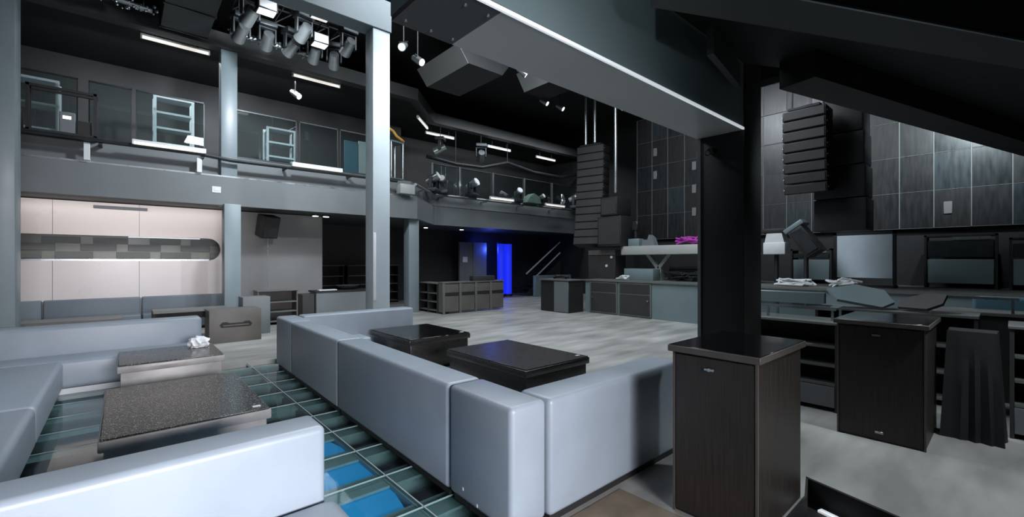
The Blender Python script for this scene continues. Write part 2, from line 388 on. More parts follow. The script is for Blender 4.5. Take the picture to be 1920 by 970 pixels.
# mezzanine over the camera
sl = [(-4, 1.68), (4.4, 1.68), (5.46, 1.12), (9.64, -0.05), (13.5, -1.15), (13.5, -4), (-4, -4)]
b = MB(); b.prism([(1.0, 1.68)] + sl[1:-1] + [(1.0, -4)], 3.52, 3.75); struct(b.done('ceiling_mezzanine', M['black']), 'black underside of the mezzanine')
b = MB(); b.bar((4.6, 1.30, 3.40), (13.5, -1.10, 3.40), 0.32, 0.26); struct(b.done('beam', M['black']), 'black edge beam of the mezzanine')
b = MB(); b.bar((4.6, 1.14, 3.51), (13.5, -1.26, 3.51), 0.012, 0.02); struct(b.done('trim_17', M['dark_metal']), 'edge line on the mezzanine beam')
b = MB(); b.bar((2.3, 1.30, 3.34), (6.0, -0.55, 3.34), 0.30, 0.34); struct(b.done('beam', M['soffit']), 'dark grey inner beam of the mezzanine')
b = MB(); b.bar((2.3, 1.13, 3.17), (6.0, -0.72, 3.17), 0.014, 0.014); struct(b.done('trim_18', M['metal']), 'bright lower edge of the inner beam')
b = MB(); b.bar((3.3, 1.5, 3.3), (4.1, 1.62, 3.3), 0.05, 0.2); struct(b.done('trim_19', M['soffit']), 'bracket by the black column')
# stage block
b = MB(); b.box(11.3, 17.6, -4, 9.2, 0, 1.02); struct(b.done('floor_stage', M['teal_panel']), 'grey fronted stage')
b = MB(); b.box(11.25, 17.6, -4, 9.22, 1.02, 1.07); struct(b.done('trim_20', M['grey_wood']), 'stage deck edge')
b = MB(); b.box(14.1, 14.2, -4, 9.2, 1.07, 2.45); struct(b.done('wall_backdrop', M['black']), 'black backdrop under the video wall')
# skirting
b = MB(); b.box(2.3, 4.4, 13.86, 13.88, 0, 0.08); struct(b.done('baseboard_panel', M['black']))

# ================================================================== SOFAS
def sofa_module(name, label, loc, rz, L, back_t=0.29, depth=0.9, h=0.79, seat_h=0.42, group=None, seat=(None, None), back=(None, None), m=None):
    """local: length along +x, back at y 0..back_t, seat towards +y"""
    m = m or M['leather']
    t = thing(name, label, 'sofa', loc, rz, group)
    s0 = 0.0 if seat[0] is None else seat[0]; s1 = L if seat[1] is None else seat[1]
    MB().box(0.004, L-0.004, 0, back_t, 0.05, h, 0.035, 4).done('backrest', m, t)
    if s1 > s0: MB().box(s0+0.004, s1-0.004, back_t+0.004, depth, 0.06, seat_h, 0.05, 4).done('seat', m, t)
    MB().box(0.03, L-0.03, 0.03, (depth if s1-s0 > L-0.1 else back_t)-0.03, 0.0, 0.06).done('plinth', M['black'], t, 'black recessed plinth')
    return t
GS = 'grey leather modules of the sofa around the black tables'
RZ = -R(1.1)
def on_line(y): return 1.69 + (y-1.9)*0.0191
# long side: local x runs along +Y world reversed so that the seat looks to +X
def long_module(y0, y1, label, **k):
    # back outer face on the glass side
    return sofa_module('sofa_module', label, (on_line(y1), y1, 0), -PI/2 + RZ, y1-y0, group=GS, **k)
long_module(1.92, 2.60, 'grey leather sofa corner nearest the camera, small pale scuffs low on its side', seat=(0.02, 0.36))
nc = [o for o in COL.objects if o.name == 'sofa_module'][0]
for sx, sz in ((0.17, 0.12), (0.33, 0.075)): MB().box(sx, sx+0.014, -0.002, 0.001, sz, sz+0.022, 0.001, 1).done('scuff_mark', M['white'], nc, 'small pale scuff')
long_module(2.605, 4.85, 'long middle grey leather sofa module facing the larger black table', )
long_module(4.855, 6.74, 'grey leather sofa module beyond the middle one, beside the far black table')
long_module(6.745, 7.62, 'narrow far corner module of the grey leather sofa beside the concrete strip', seat=(0.3, 0.86))
sofa_module('sofa_module', 'wide grey leather sofa module with pale face, next to the tall brown cabinet', (1.985, 1.9, 0), 0, 1.62, group=GS, seat=(0.65, 1.6))
t = sofa_module('sofa_module', 'far end grey leather sofa back running in front of the tall pale post', (4.05, 7.64, 0), PI, 1.93, group=GS, seat=(1.0, 1.35), depth=0.75)
# screws / scuffs on the near corner
# foreground sofa
t = thing('sofa', 'pale grey leather sofa back filling the bottom left foreground', 'sofa', (-2.7, 2.63, 0), 0)
MB().box(0, 3.50, -0.25, 0.0, 0.05, 0.79, 0.035, 5).done('backrest', M['leather'], t)
MB().box(0, 3.55, -0.98, -0.254, 0.06, 0.42, 0.07, 5).done('seat', M['leather'], t)
MB().box(0.05, 3.42, -0.9, -0.04, 0, 0.06).done('plinth', M['black'], t)
# left L-shaped sofa
GL = 'slate leather modules along the left seating corner'
def left_module(y0, y1, label):
    t = thing('sofa_module', label, 'sofa', (-1.5, y0, 0), 0, GL)
    L = y1-y0
    MB().box(0, 0.36, 0.004, L-0.004, 0.05, 0.76, 0.05, 4).done('backrest', M['leather'], t)
    MB().box(0.364, 0.95, 0.004, L-0.004, 0.07, 0.42, 0.05, 4).done('seat', M['leather'], t)
    MB().box(0.05, 0.85, 0.03, L-0.03, 0, 0.07).done('plinth', M['black'], t)
left_module(3.3, 5.47, 'grey leather seat module at the left edge, nearest the foreground sofa')
left_module(5.475, 7.72, 'grey leather seat module at the left edge, running to the rear corner')
t = thing('sofa_module', 'long grey leather sofa along the rear of the left seating corner', 'sofa', (-1.5, 8.62, 0), 0, GL)
MB().box(0, 2.42, -0.32, 0.0, 0.05, 0.79, 0.05, 4).done('backrest', M['leather'], t)
MB().box(0, 2.42, -0.88, -0.324, 0.07, 0.42, 0.05, 4).done('seat', M['leather'], t)
MB().box(0.03, 2.38, -0.865, -0.03, 0, 0.07).done('plinth', M['white'], t, 'bright white plinth')

# ================================================================== LOW TABLES
def low_table(label, x0, x1, y0, y1, h, top, side, group, inset=0.03, marker=True):
    t = thing('coffee_table', label, 'table', ((x0+x1)/2, (y0+y1)/2, 0), 0, group)
    a = (x1-x0)/2; c = (y1-y0)/2
    MB().box(-a+inset, a-inset, -c+inset, c-inset, 0.05, h-0.09, 0.01, 2).done('body', side, t)
    MB().box(-a, a, -c, c, h-0.09, h-0.012, 0.012, 2).done('apron', side, t)
    MB().box(-a+0.012, a-0.012, -c+0.012, c-0.012, h-0.012, h, 0.005, 1).done('tabletop', top, t)
    MB().box(-a+0.08, a-0.08, -c+0.08, c-0.08, 0.0, 0.05).done('plinth', M['black'], t)
    if marker: MB().box(a-0.12, a-0.06, -c+0.10, -c+0.14, h, h+0.004, 0.001, 1).done('tag_plate', M['white'], t, 'small white tag')
    return t
low_table('large dust-speckled black table on the glass floor behind the foreground sofa', -0.13, 0.94, 4.12, 5.75, 0.42, M['dusty_top'], M['dusty_side'], 'dusty low tables')
low_table('smaller dusty low table with a crumpled white tissue on it', -0.05, 0.97, 6.58, 7.62, 0.48, M['dusty_top'], M['dusty_side'], 'dusty low tables', marker=False)
low_table('larger black wooden table inside the sofa, nearest the camera', 3.24, 4.32, 3.45, 5.0, 0.48, M['table_frame'], M['table_frame'], 'black low tables inside the sofa')
low_table('black gloss low table inside the sofa, farther from the camera', 3.13, 4.22, 5.80, 7.15, 0.50, M['black_gloss'], M['table_frame'], 'black low tables inside the sofa')
# tissue
b = MB(); t_ = bmesh.new(); bmesh.ops.create_icosphere(t_, subdivisions=3, radius=0.12)
rn = random.Random(3)
for v in t_.verts: v.co *= 0.75 + 0.45*rn.random(); v.co.z = max(-0.055, v.co.z*0.75)
b._add(t_, Matrix.Translation((0.78, 7.35, 0.536)))
tag(b.done('crumpled_tissue', M['cloth_white'], smooth=False), 'crumpled white tissue on the small dusty table', 'tissue')

# ================================================================== TALL CABINETS
def cabinet(label, x0, x1, y0, y1, h, group):
    t = thing('tall_cabinet', label, 'cabinet', (x0, (y0+y1)/2, 0), 0, group)
    d = x1-x0; a = (y1-y0)/2
    MB().box(0.012, d, -a, a, 0.0, h-0.045, 0.004, 1).done('body', M['oak_black'], t)
    MB().box(0.0, 0.012, -a+0.012, a-0.012, 0.02, h-0.06, 0.002, 1).done('door', M['oak_black'], t)
    for s in (-1, 1): MB().box(-0.003, 0.014, s*a-0.007, s*a+0.007, 0.0, h-0.045).done('edge_strip', M['oak_edge'], t, 'lighter edge strip')
    MB().box(-0.03, d+0.01, -a-0.03, a+0.03, h-0.045, h-0.004, 0.003, 1).done('top', M['oak_edge'], t)
    MB().box(-0.024, d+0.004, -a-0.024, a+0.024, h-0.004, h, 0.001, 1).done('top_sheet', M['black_gloss'], t, 'gloss black top')
    l = MB(); l.cyl((-0.012, 0.02, h-0.13), (0.004, 0.02, h-0.13), 0.011, n=14); l.box(-0.010, 0, -0.01, 0.05, h-0.138, h-0.122, 0.002, 1)
    l.done('lock', M['metal'], t, 'small chrome lock')
    return t
GC = 'tall dark oak cabinets'
cabinet('tall dark oak cabinet with gloss top in front of the black column', 2.75, 3.55, 0.98, 1.49, 1.1, GC)
c2 = cabinet('tall near-black oak cabinet standing on the concrete at right', 5.19, 6.05, 0.50, 1.12, 1.1, GC)
l = MB(); l.box(-0.008, 0, -0.03, 0.03, 0.07, 0.09, 0.002, 1); l.done('maker_plate', M['metal'], c2, 'small metal plate')

# ================================================================== OPEN SHELF UNITS
def shelf_unit(label, loc, rz, W, D, H, n, group=None, m=None, name='shelf_unit', mid=False, lower_drawer=False, cat='shelf'):
    """local: width along x, depth along +y, front at y=0"""
    m = m or M['dark_panel']
    t = thing(name, label, cat, loc, rz, group)
    th = 0.03
    for x in ([0, W-th] + ([W/2-th/2] if mid else [])): MB().box(x, x+th, 0, D, 0, H-th).done('side_panel', m, t)
    MB().box(-0.01, W+0.01, -0.02, D, H-th, H, 0.004, 1).done('top', M['grey_wood'], t)
    MB().box(th, W-th, D-0.02, D, 0, H-th).done('back_panel', m, t)
    for k in range(n):
        z = 0.10 + (H-0.15)*k/n
        MB().box(th, W-th, 0.01, D-0.02, z-0.03, z, 0.003, 1).done('shelf', M['grey_wood'], t)
    if lower_drawer: MB().box(th, W-th, -0.005, 0.015, 0.05, 0.10+(H-0.15)/n-0.035, 0.003, 1).done('kick_panel', M['fascia'], t)
    return t
# local x to world -Y, local +y to world +X  => rz=-90deg
t = shelf_unit('open black shelf unit with grey shelves between the two tall cabinets', (5.80, 2.75, 0), -PI/2, 1.5, 0.5, 0.98, 4, 'open back-bar shelf units', lower_drawer=True)
t2 = shelf_unit('open black shelf unit at the right edge beside the near-black cabinet', (6.20, 0.02, 0), -PI/2, 1.5, 0.5, 1.05, 4, 'open back-bar shelf units', lower_drawer=True)
t3 = thing('glass_tray_rack', 'low glass and metal tray rack on top of the open shelf unit', 'rack', (5.95, 2.0, 0.98))
MB().box(0, 0.4, -0.7, 0.7, 0.13, 0.145).done('glass_tray', M['railglass'], t3)
for y in (-0.66, 0.0, 0.66):
    b = MB(); b.box(0.02, 0.04, y-0.012, y+0.012, 0, 0.13); b.box(0.36, 0.38, y-0.012, y+0.012, 0, 0.13); b.done('leg', M['metal'], t3)
MB().box(-0.005, 0.01, -0.7, 0.7, 0.115, 0.15).done('rim', M['metal'], t3)
b = MB(); b.box(7.6, 7.7, 1.8, 3.4, 0.0, 1.19, 0.01, 1); tag(b.done('low_partition', M['teal_panel']), 'pale green-grey low partition behind the open shelf unit', 'partition')
# dark draped pile by the near-black cabinet
b = MB(); t_ = bmesh.new(); bmesh.ops.create_cube(t_, size=1); bmesh.ops.subdivide_edges(t_, edges=t_.edges[:], cuts=8, use_grid_fill=True)
rn = random.Random(5)
for v in t_.verts:
    f_ = 0.8 + 0.2*(1-(v.co.z+0.5)) + 0.09*math.sin(v.co.y*25+v.co.x*7)*(0.8-v.co.z)
    v.co = Vector((v.co.x*0.34*f_, v.co.y*0.40*f_, v.co.z*1.0))
b._add(t_, Matrix.Translation((5.98, 0.25, 0.501)))
b.done('draped_cloth', M['black']) and None
o = bpy.data.objects['draped_cloth']; tag(o, 'black cloth draped in folds over a stand beside the near-black cabinet', 'cloth')

# folded grey sheets on the near-black cabinet back, cushions behind
def folded(label, loc, rz, sx, sy, hgt, m, name='folded_sheet', tilt=0.0, group='grey folded sheets heaped behind the near-black cabinet'):
    b = MB(); b.prism([(-sx, -sy*0.6), (-sx*0.4, -sy), (sx*0.7, -sy*0.8), (sx, 0.1*sy), (sx*0.3, sy), (-sx*0.7, sy*0.7)], 0, hgt)
    o = b.done(name, m, smooth=False); o.location = loc; o.rotation_euler = (tilt, -R(24), rz)
    return tag(o, label, 'sheet', group)
shelf_unit('dark cabinet carrying the heaped grey sheets behind the near-black cabinet', (6.95, 1.75, 0), -PI/2, 1.5, 0.5, 1.05, 3, 'open back-bar shelf units')
folded('large grey-green folded sheet behind the near-black cabinet', (7.15, 1.32, 1.19), 0.25, 0.28, 0.34, 0.035, M['teal_panel'], tilt=0.10)
folded('dark folded sheet beside the large grey-green one', (7.15, 0.72, 1.15), -0.3, 0.22, 0.24, 0.03, M['dark_panel'], tilt=-0.12)
# chrome topped bar counter and teal bench
t = thing('bar_counter', 'dark bar counter with bright chrome rail behind the near-black cabinet', 'counter', (7.7, 0.9, 0))
MB().box(0, 0.5, -1.0, 0.0, 0, 1.0, 0.005, 1).done('body', M['dark_panel'], t)
MB().box(-0.03, 0.55, -1.02, 0.02, 1.0, 1.04, 0.005, 1).done('worktop', M['grey_wood'], t)
b = MB(); b.bar((0.0, 0.0, 1.21), (0.0, -0.95, 1.21), 0.04, 0.03); b.bar((0, -0.05, 1.04), (0, -0.05, 1.2), 0.025); b.bar((0, -0.9, 1.04), (0, -0.9, 1.2), 0.025)
b.done('rail', M['metal'], t, 'chrome rail')
t = thing('bench_sofa', 'dark teal upholstered bench back at the right edge', 'sofa', (8.32, 0.35, 0.0))
MB().box(0, 0.28, -2.0, 0.0, 0.3, 1.19, 0.04, 4).done('backrest', M['teal_leather'], t)
MB().box(0.29, 0.9, -2.0, 0.0, 0.3, 0.75, 0.04, 4).done('seat', M['teal_leather'], t)
MB().box(0.02, 0.88, -1.98, -0.02, 0.0, 0.30).done('base', M['black'], t)

# ================================================================== UNDER THE BALCONY, LEFT
for k, (xa, xb, lab) in enumerate(((-4.0, -1.3, 'dark banquette under the blush wall, left of the tall grey post'), (-1.28, 0.32, 'slate banquette under the blush wall, first right of the left post'), (0.34, 2.2, 'slate banquette under the blush wall, next to the balcony post'))):
    t = thing('banquette', lab, 'bench', (xa, 13.86, 0), 0, 'slate banquettes under the blush wall')
    L = xb-xa
    MB().box(0, L, -0.16, -0.002, 0.06, 0.80, 0.03, 3).done('backrest', M['leather_dark'], t)
    MB().box(0, L, -0.66, -0.165, 0.06, 0.43, 0.03, 3).done('seat', M['leather_dark'], t)
    MB().box(0.02, L-0.02, -0.6, -0.02, 0, 0.06).done('plinth', M['black'], t)
def slim_table(label, x0, x1, y, h):
    t = thing('side_table', label, 'table', (x0, y, 0), 0, 'low tables in front of the banquettes')
    L = x1-x0
    MB().box(0, L, -0.3, 0.3, h-0.05, h, 0.006, 1).done('tabletop', M['grey_wood'], t)
    for x in (0.0, L-0.05): MB().box(x, x+0.05, -0.28, 0.28, 0, h-0.05).done('leg', M['black'], t)
    MB().box(0.05, L-0.05, -0.03, 0.0, h-0.2, h-0.05).done('modesty_panel', M['black'], t)
slim_table('low dark table before the banquette right of the left post', -1.3, 0.0, 11.0, 0.62)
slim_table('low dark table before the banquette next to the balcony post', 0.45, 1.75, 11.6, 0.64)
# box with cutout handle
def handle_box(label, loc, rz, W, D, H, handle=True, m=None, name='storage_box', group='grey boxes at the balcony post'):
    t = thing(name, label, 'box', loc, rz, group)
    m = m or M['taupe']
    MB().box(0, W, 0, D, 0, H, 0.008, 2).done('body', m, t)
    if handle:
        a = W*0.22; b_ = W*0.78; zc = H*0.55
        prof = [(a, zc-0.055), (b_, zc-0.055), (b_+0.03, zc), (b_-0.02, zc+0.055), (b_-0.10, zc+0.055), (b_-0.14, zc+0.03), (a+0.14, zc+0.03), (a+0.10, zc+0.055), (a+0.02, zc+0.055), (a-0.03, zc)]
        MB().prism_axis(prof, -0.004, 0.004, 'y').done('handle_recess', M['black'], t, 'black handle cutout')
        MB().box(a+0.03, b_-0.03, -0.012, -0.003, zc-0.028, zc-0.006, 0.003, 1).done('handle_bar', m, t)
    return t
handle_box('grey box with black handle cutout standing on the concrete strip', (1.28, 10.5, 0), 0.0, 0.92, 0.6, 0.66)
handle_box('plain grey box behind the box with the handle cutout', (2.0, 11.3, 0), 0, 0.55, 0.5, 0.84, False, M['fascia'])
shelf_unit('open grey shelf unit against the grey panel wall', (2.55, 12.6, 0), 0, 0.95, 0.45, 0.9, 3, 'open shelf units', M['taupe'])
t = thing('bar_counter', 'grey fronted bar counter with white paper on it, left of the tall post', 'counter', (4.1, 13.0, 0))
MB().box(0, 1.9, 0, 0.6, 0, 0.76, 0.006, 1).done('body', M['fascia'], t)
MB().box(-0.03, 1.93, -0.03, 0.63, 0.76, 0.80, 0.004, 1).done('worktop', M['black'], t)
MB().box(-0.35, -0.04, 0.05, 0.6, 0, 0.72, 0.006, 1).done('end_cupboard', M['dark_panel'], t)
b = MB(); b.box(4.2, 4.7, 13.05, 13.25, 0.80, 0.83, 0.004, 1); tag(b.done('paper_stack', M['white']), 'stack of white paper on the grey bar counter', 'paper')
b = MB(); b.cyl((5.1, 13.3, 0.80), (5.1, 13.3, 0.93), 0.16, 0.34, 24); tag(b.done('steel_basin', M['metal']), 'round steel basin on the grey bar counter', 'basin')
# shelves in the dark room behind
for k, (x, lab) in enumerate(((5.2, 'dark bottle shelf behind the bar counter, leftmost of three'), (6.3, 'dark bottle shelf behind the bar counter, middle of three'), (7.4, 'dark bottle shelf behind the bar counter, rightmost of three'))):
    t = shelf_unit(lab, (x, 16.4, 0), 0, 0.95, 0.4, 1.5, 4, 'dark shelves behind the bar counter', M['black'])
# wall speaker
t = thing('wall_speaker', 'black loudspeaker tilted on the grey panel wall under the balcony', 'speaker', (3.0, 13.62, 2.62), 0, rot=(R(16), 0, R(18)))
MB().box(-0.22, 0.22, -0.2, 0.16, -0.3, 0.3, 0.015, 2).done('cabinet', M['black'], t)
MB().box(-0.2, 0.2, -0.212, -0.2, -0.28, 0.28, 0.004, 1).done('grille', M['dark_panel'], t)
MB().cyl((0, 0.1, 0.0), (0, 0.33, 0.08), 0.03).done('bracket', M['dark_metal'], t)
b = MB(); b.box(-0.09, 0.09, -0.012, 0.0, -0.075, 0.075, 0.004, 1); b.box(-0.05, 0.05, -0.018, -0.012, -0.03, 0.03, 0.002, 1)
o = b.done('wall_plate', M['white']); o.location = (1.68, 12.578, 3.36); tag(o, 'pale square service plate on the balcony fascia', 'plate')
# air slot above blush wall
b = MB(); b.box(-0.5, 0.45, 13.84, 13.88, 2.86, 2.93, 0.004, 1); tag(b.done('air_vent', M['dark_metal']), 'dark slot vent at the top of the blush wall', 'vent')
# downlights under the balcony
dl = None
for k, (x, y, lab) in enumerate(((8.9, 15.2, 'bright round downlight under the rear balcony, left one'), (10.6, 15.2, 'bright round downlight under the rear balcony, right one'), (4.2, 13.4, 'round downlight under the balcony beside the grey panel wall, left of the pair'), (4.5, 13.4, 'round downlight under the balcony beside the grey panel wall, right of the pair'))):
    if dl is None:
        dl = thing('downlight', lab, 'lamp', (x, y, 3.02), 0, 'downlights under the balcony')
        MB().cyl((0, 0, -0.06), (0, 0, 0), 0.10, 0.11, 20).done('housing', M['dark_metal'], dl)
        MB().cyl((0, 0, -0.07), (0, 0, -0.058), 0.08, 0.08, 20).done('lens', M['hot_lens'], dl)
    else: dup(dl, (x, y, 3.02), 0, lab)

# ================================================================== CUPBOARD ROW IN THE HALL
LB = ['leftmost', 'second', 'third', 'rightmost']
cup = None
for k in range(4):
    lab = '%s taupe bar cupboard of the row beyond the sofa, before the rear balcony' % LB[k]
    if cup is None:
        cup = thing('bar_cupboard', lab, 'cupboard', (7.42, 11.65, 0), 0, 'taupe bar cupboards in a row')
        MB().box(0.0, 0.60, 0.02, 0.25, 0.05, 0.96, 0.004, 1).done('body', M['taupe'], cup)
        MB().box(0.09, 0.595, 0.0, 0.02, 0.07, 0.55, 0.004, 1).done('door', M['taupe'], cup)
        MB().box(0.09, 0.595, 0.0, 0.02, 0.66, 0.92, 0.004, 1).done('drawer', M['taupe'], cup)
        MB().box(0.07, 0.6, 0.004, 0.02, 0.56, 0.65).done('rail', M['black'], cup, 'black gap rail')
        MB().box(0.0, 0.085, -0.01, 0.02, 0.0, 0.96, 0.004, 1).done('stile', M['grey_wood'], cup, 'paler upright')
        MB().box(-0.01, 0.61, -0.015, 0.26, 0.96, 1.0, 0.004, 1).done('top', M['grey_wood'], cup)
    else: dup(cup, (7.42+k*0.62, 11.65, 0), 0, lab)
shelf_unit('open ended black shelf bay against the leftmost taupe cupboard', (7.40, 13.1, 0), -PI/2, 1.16, 0.45, 0.96, 3, 'open shelf bays', M['dark_panel'], mid=True)
handle_box('small grey case on top of the taupe cupboards', (8.6, 11.66, 1.0), 0, 0.9, 0.22, 0.16, False, M['dark_panel'], 'equipment_case', 'cases on the taupe cupboards')
# rear low walls, blue columns
b = MB(); b.box(14.3, 16.8, 14.6, 14.75, 0, 0.98, 0.01, 1); tag(b.done('low_partition', M['teal_panel']), 'grey-blue low partition at the foot of the far stair', 'partition')
bc = None
for k, (x, y, lab, r) in enumerate(((13.15, 15.7, 'glowing blue column, left of the bright pair', 0.17), (13.6, 15.7, 'glowing blue column, right of the bright pair', 0.17))):
    t = thing('light_column', lab, 'lamp', (x, y, 0), 0, 'glowing blue columns at the back')
    MB().cyl((0, 0, 0.12), (0, 0, 2.45), r, r, 24).done('tube', M['blue_glow'], t)
    MB().cyl((0, 0, 0), (0, 0, 0.12), r*1.15, r*1.15, 24).done('base', M['black'], t)
    MB().cyl((0, 0, 2.45), (0, 0, 2.52), r*1.1, r*1.1, 24).done('cap', M['black'], t)
b = MB(); b.box(11.2, 12.7, 16.2, 16.3, 0, 2.5); b.box(11.9, 11.98, 16.14, 16.2, 0, 2.5); struct(b.done('door_1', M['fascia']), 'door lit blue at the back')
b = MB(); b.box(11.35, 11.6, 16.17, 16.2, 1.6, 1.85, 0.005, 1); tag(b.done('notice_plate', M['white']), 'small pale notice on the blue-lit door', 'notice')
# staircase
t = thing('staircase', 'dark staircase with two pale handrails at the far end', 'stairs', (14.3, 15.2, 0))
for k in range(9): MB().box(k*0.26, (k+1)*0.26+0.02, 0, 1.2, 0.12+k*0.19, 0.17+k*0.19).done('step', M['dark_metal'], t)
MB().bar((0.0, 0.0, 1.05), (2.35, 0.0, 2.62), 0.05).done('handrail', M['white'], t, 'pale handrail')
MB().bar((0.55, 0.0, 0.85), (2.35, 0.0, 2.08), 0.05).done('handrail', M['white'], t, 'pale handrail')
MB().prism_axis([(0, 0), (2.36, 0), (2.36, 1.7), (0, 0.12)], -0.03, 0.0, 'y').done('stringer', M['dark_panel'], t)

# ================================================================== STAGE AREA
# video wall
t = thing('video_wall', 'tall dark video wall of many panels behind the stage', 'screen', (14.0, -3.0, 2.42))
pw = 0.60; ph = 0.86; ncol = 20; nrow = 5
tints = [mat('panel_glass_%d' % k, c, rg, var=0.35, scale=2.5, stretch=(1, 6, 1), rvar=0.08, spec=0.6) for k, (c, rg) in enumerate((((33, 33, 34), 0.36), ((36, 40, 42), 0.3), ((29, 28, 28), 0.42), ((42, 49, 52), 0.32)))]
rn = random.Random(11)
for i in range(ncol):
    for j in range(nrow):
        dx = 0.005*rn.random()
        MB().box(-0.02-dx, 0.06, i*pw+0.008, (i+1)*pw-0.008, j*ph+0.008, (j+1)*ph-0.008, 0.004, 1).done('panel', tints[rn.choice((0, 0, 1, 2, 3))], t)
b = MB()
for i in range(ncol+1): b.box(-0.03, 0.1, i*pw-0.009, i*pw+0.009, 0, nrow*ph)
b.done('upright_frame', M['fascia'], t)
b = MB()
for j in range(nrow+1): b.box(-0.026, 0.1, 0, ncol*pw, j*ph-0.004, j*ph+0.004)
b.done('cross_frame', M['fascia'], t)
for (y, z) in ((9.8, 2.2), (9.8, 1.45), (9.8, 0.7), (11.2, 2.9), (11.2, 2.1), (3.9, 0.3), (5.9, 2.3)):
    MB().box(-0.05, -0.03, y, y+0.14, z, z+0.28, 0.01, 1).done('service_plate', M['grey_panel'], t, 'small pale plate')
# hung loudspeaker arrays
def speaker_box(mb, w, d, h, mtx): mb.box(-w/2, w/2, -d/2, d/2, -h, 0, 0.015, 2, mtx)
def line_array(label, loc, rz, n, w, d, h, tilt, group, name='line_array_speaker'):
    t = thing(name, label, 'speaker', loc, rz, group)
    z = 0; a = 0; x = 0
    for k in range(n):
        mtx = Matrix.Translation((x, 0, z)) @ Matrix.Rotation(a, 4, 'Y')
        o = MB(); speaker_box(o, d, w, h-0.012, mtx); e = o.done('speaker_cabinet', M['black'], t)
        g = MB(); g.box(-d/2-0.012, -d/2-0.002, -w/2+0.03, w/2-0.03, -h+0.03, -0.02, 0.003, 1, mtx); g.done('grille', M['dark_panel'], e)
        for s in (-1, 1):
            g = MB(); g.cyl(mtx @ Vector((-d/2+0.05, s*(w/2), -h/2)), mtx @ Vector((-d/2+0.05, s*(w/2+0.012), -h/2)), 0.018, n=8); g.done('bolt', M['metal'], e)
        x += -math.sin(a)*h; z -= math.cos(a)*h
        a += tilt
    f_ = MB(); f_.box(-d/2, d/2, -w/2+0.1, w/2-0.1, 0.0, 0.06, 0.01, 1); f_.done('fly_frame', M['dark_metal'], t)
    return t
GA = 'hung black loudspeaker arrays'
line_array('black loudspeaker array hanging in front of the video wall at right', (10.5, 2.78, 4.72), 0.0, 8, 0.76, 0.5, 0.21, -0.02, GA)
line_array('tall black loudspeaker array hanging at the left end of the stage', (12.4, 9.75, 5.65), 0.25, 13, 1.0, 0.55, 0.27, 0.015, GA)
t = thing('hung_subwoofer', 'black hung subwoofer stack behind the right loudspeaker array', 'speaker', (11.25, 2.35, 4.9), 0)
for k in range(4): MB().box(-0.35, 0.35, -0.4-0.02*k, 0.42, -(k+1)*0.66+0.01, -k*0.66, 0.03, 2).done('speaker_cabinet', M['black'], t)
MB().box(-0.3, 0.3, -0.3, 0.3, 0, 0.06).done('fly_frame', M['dark_metal'], t)
for k in range(2):
    t = thing('hung_subwoofer', ('large black subwoofer hung low beside the left loudspeaker array', 'smaller black subwoofer hung above the large one beside the left array')[k], 'speaker', (12.15, 8.65, 3.1 if k == 0 else 3.72), 0.0, 'hung black subwoofers')
    for s in ((-0.5, 0.42),) if k == 0 else ((-0.35, 0.3),):
        e = MB().box(-0.4, 0.4, s[0], s[1], -0.98 if k == 0 else -0.6, 0, 0.03, 2).done('speaker_cabinet', M['black'], t)
        MB().box(-0.41, -0.40, s[0]+0.05, s[1]-0.05, -0.9 if k == 0 else -0.55, -0.05).done('grille', M['dark_panel'], e)
# rigging poles
for k, (px, py, z0, z1, lab) in enumerate(((12.3, 10.0, 5.78, 8.3, 'metal rigging pole above the left array, leftmost of three'), (12.3, 9.6, 5.78, 8.3, 'metal rigging pole above the left array, middle of three'), (12.1, 8.6, 3.9, 8.3, 'metal rigging pole above the left array, rightmost of three'))):
    b = MB(); b.cyl((px, py, z0), (px, py, z1), 0.05, n=10); b.ball((px, py, z0), 0.05); tag(b.done('rigging_pole', M['metal']), lab, 'pole', 'rigging poles')
for k, (x, y, za) in enumerate(((10.5, 2.5, 4.78), (10.5, 3.05, 4.78), (11.25, 2.35, 4.96))):
    b = MB(); b.cyl((x, y, za), (x, y, 8.3), 0.015, n=6); b.ball((x, y, za), 0.03)
    tag(b.done('hanging_cable', M['dark_metal']), ('steel cable above the right array, right of two', 'steel cable above the right array, left of two', 'steel cable above the hung subwoofer stack')[k], 'cable', 'steel hanging cables')
# stage front doors
for k, (y0, y1) in enumerate(((7.95, 9.0), (6.8, 7.9))):
    t = thing('stage_cupboard', ('black stage cupboard let into the stage front, left of two', 'black stage cupboard let into the stage front, right of two')[k], 'cupboard', (11.3, y0, 0), 0, 'black cupboards in the stage front')
    L = y1-y0
    MB().box(-0.03, -0.002, 0.0, L, 0.04, 1.0).done('frame', M['grey_wood'], t)
    MB().box(-0.045, -0.03, 0.05, L-0.05, 0.08, 0.66, 0.003, 1).done('door', M['dark_panel'], t)
    MB().box(-0.045, -0.03, 0.05, L-0.05, 0.70, 0.97, 0.003, 1).done('flap', M['dark_panel'], t)
    MB().cyl((-0.045, 0.1 if k else L-0.12, 0.5), (-0.07, 0.1 if k else L-0.12, 0.5), 0.025).done('knob', M['metal'], t)
# counter left of stage
t = thing('bar_counter', 'black and grey counter standing left of the stage', 'counter', (10.55, 9.25, 0))
MB().box(0, 0.7, 0.0, 1.25, 0, 1.02, 0.006, 1).done('body', M['black'], t)
MB().box(-0.03, 0.02, 0.02, 0.62, 0.02, 1.0, 0.004, 1).done('front_panel', M['fascia'], t, 'grey front panel')
MB().box(-0.05, 0.75, -0.03, 1.28, 1.02, 1.06, 0.004, 1).done('worktop', M['grey_wood'], t)
rn = random.Random(2)
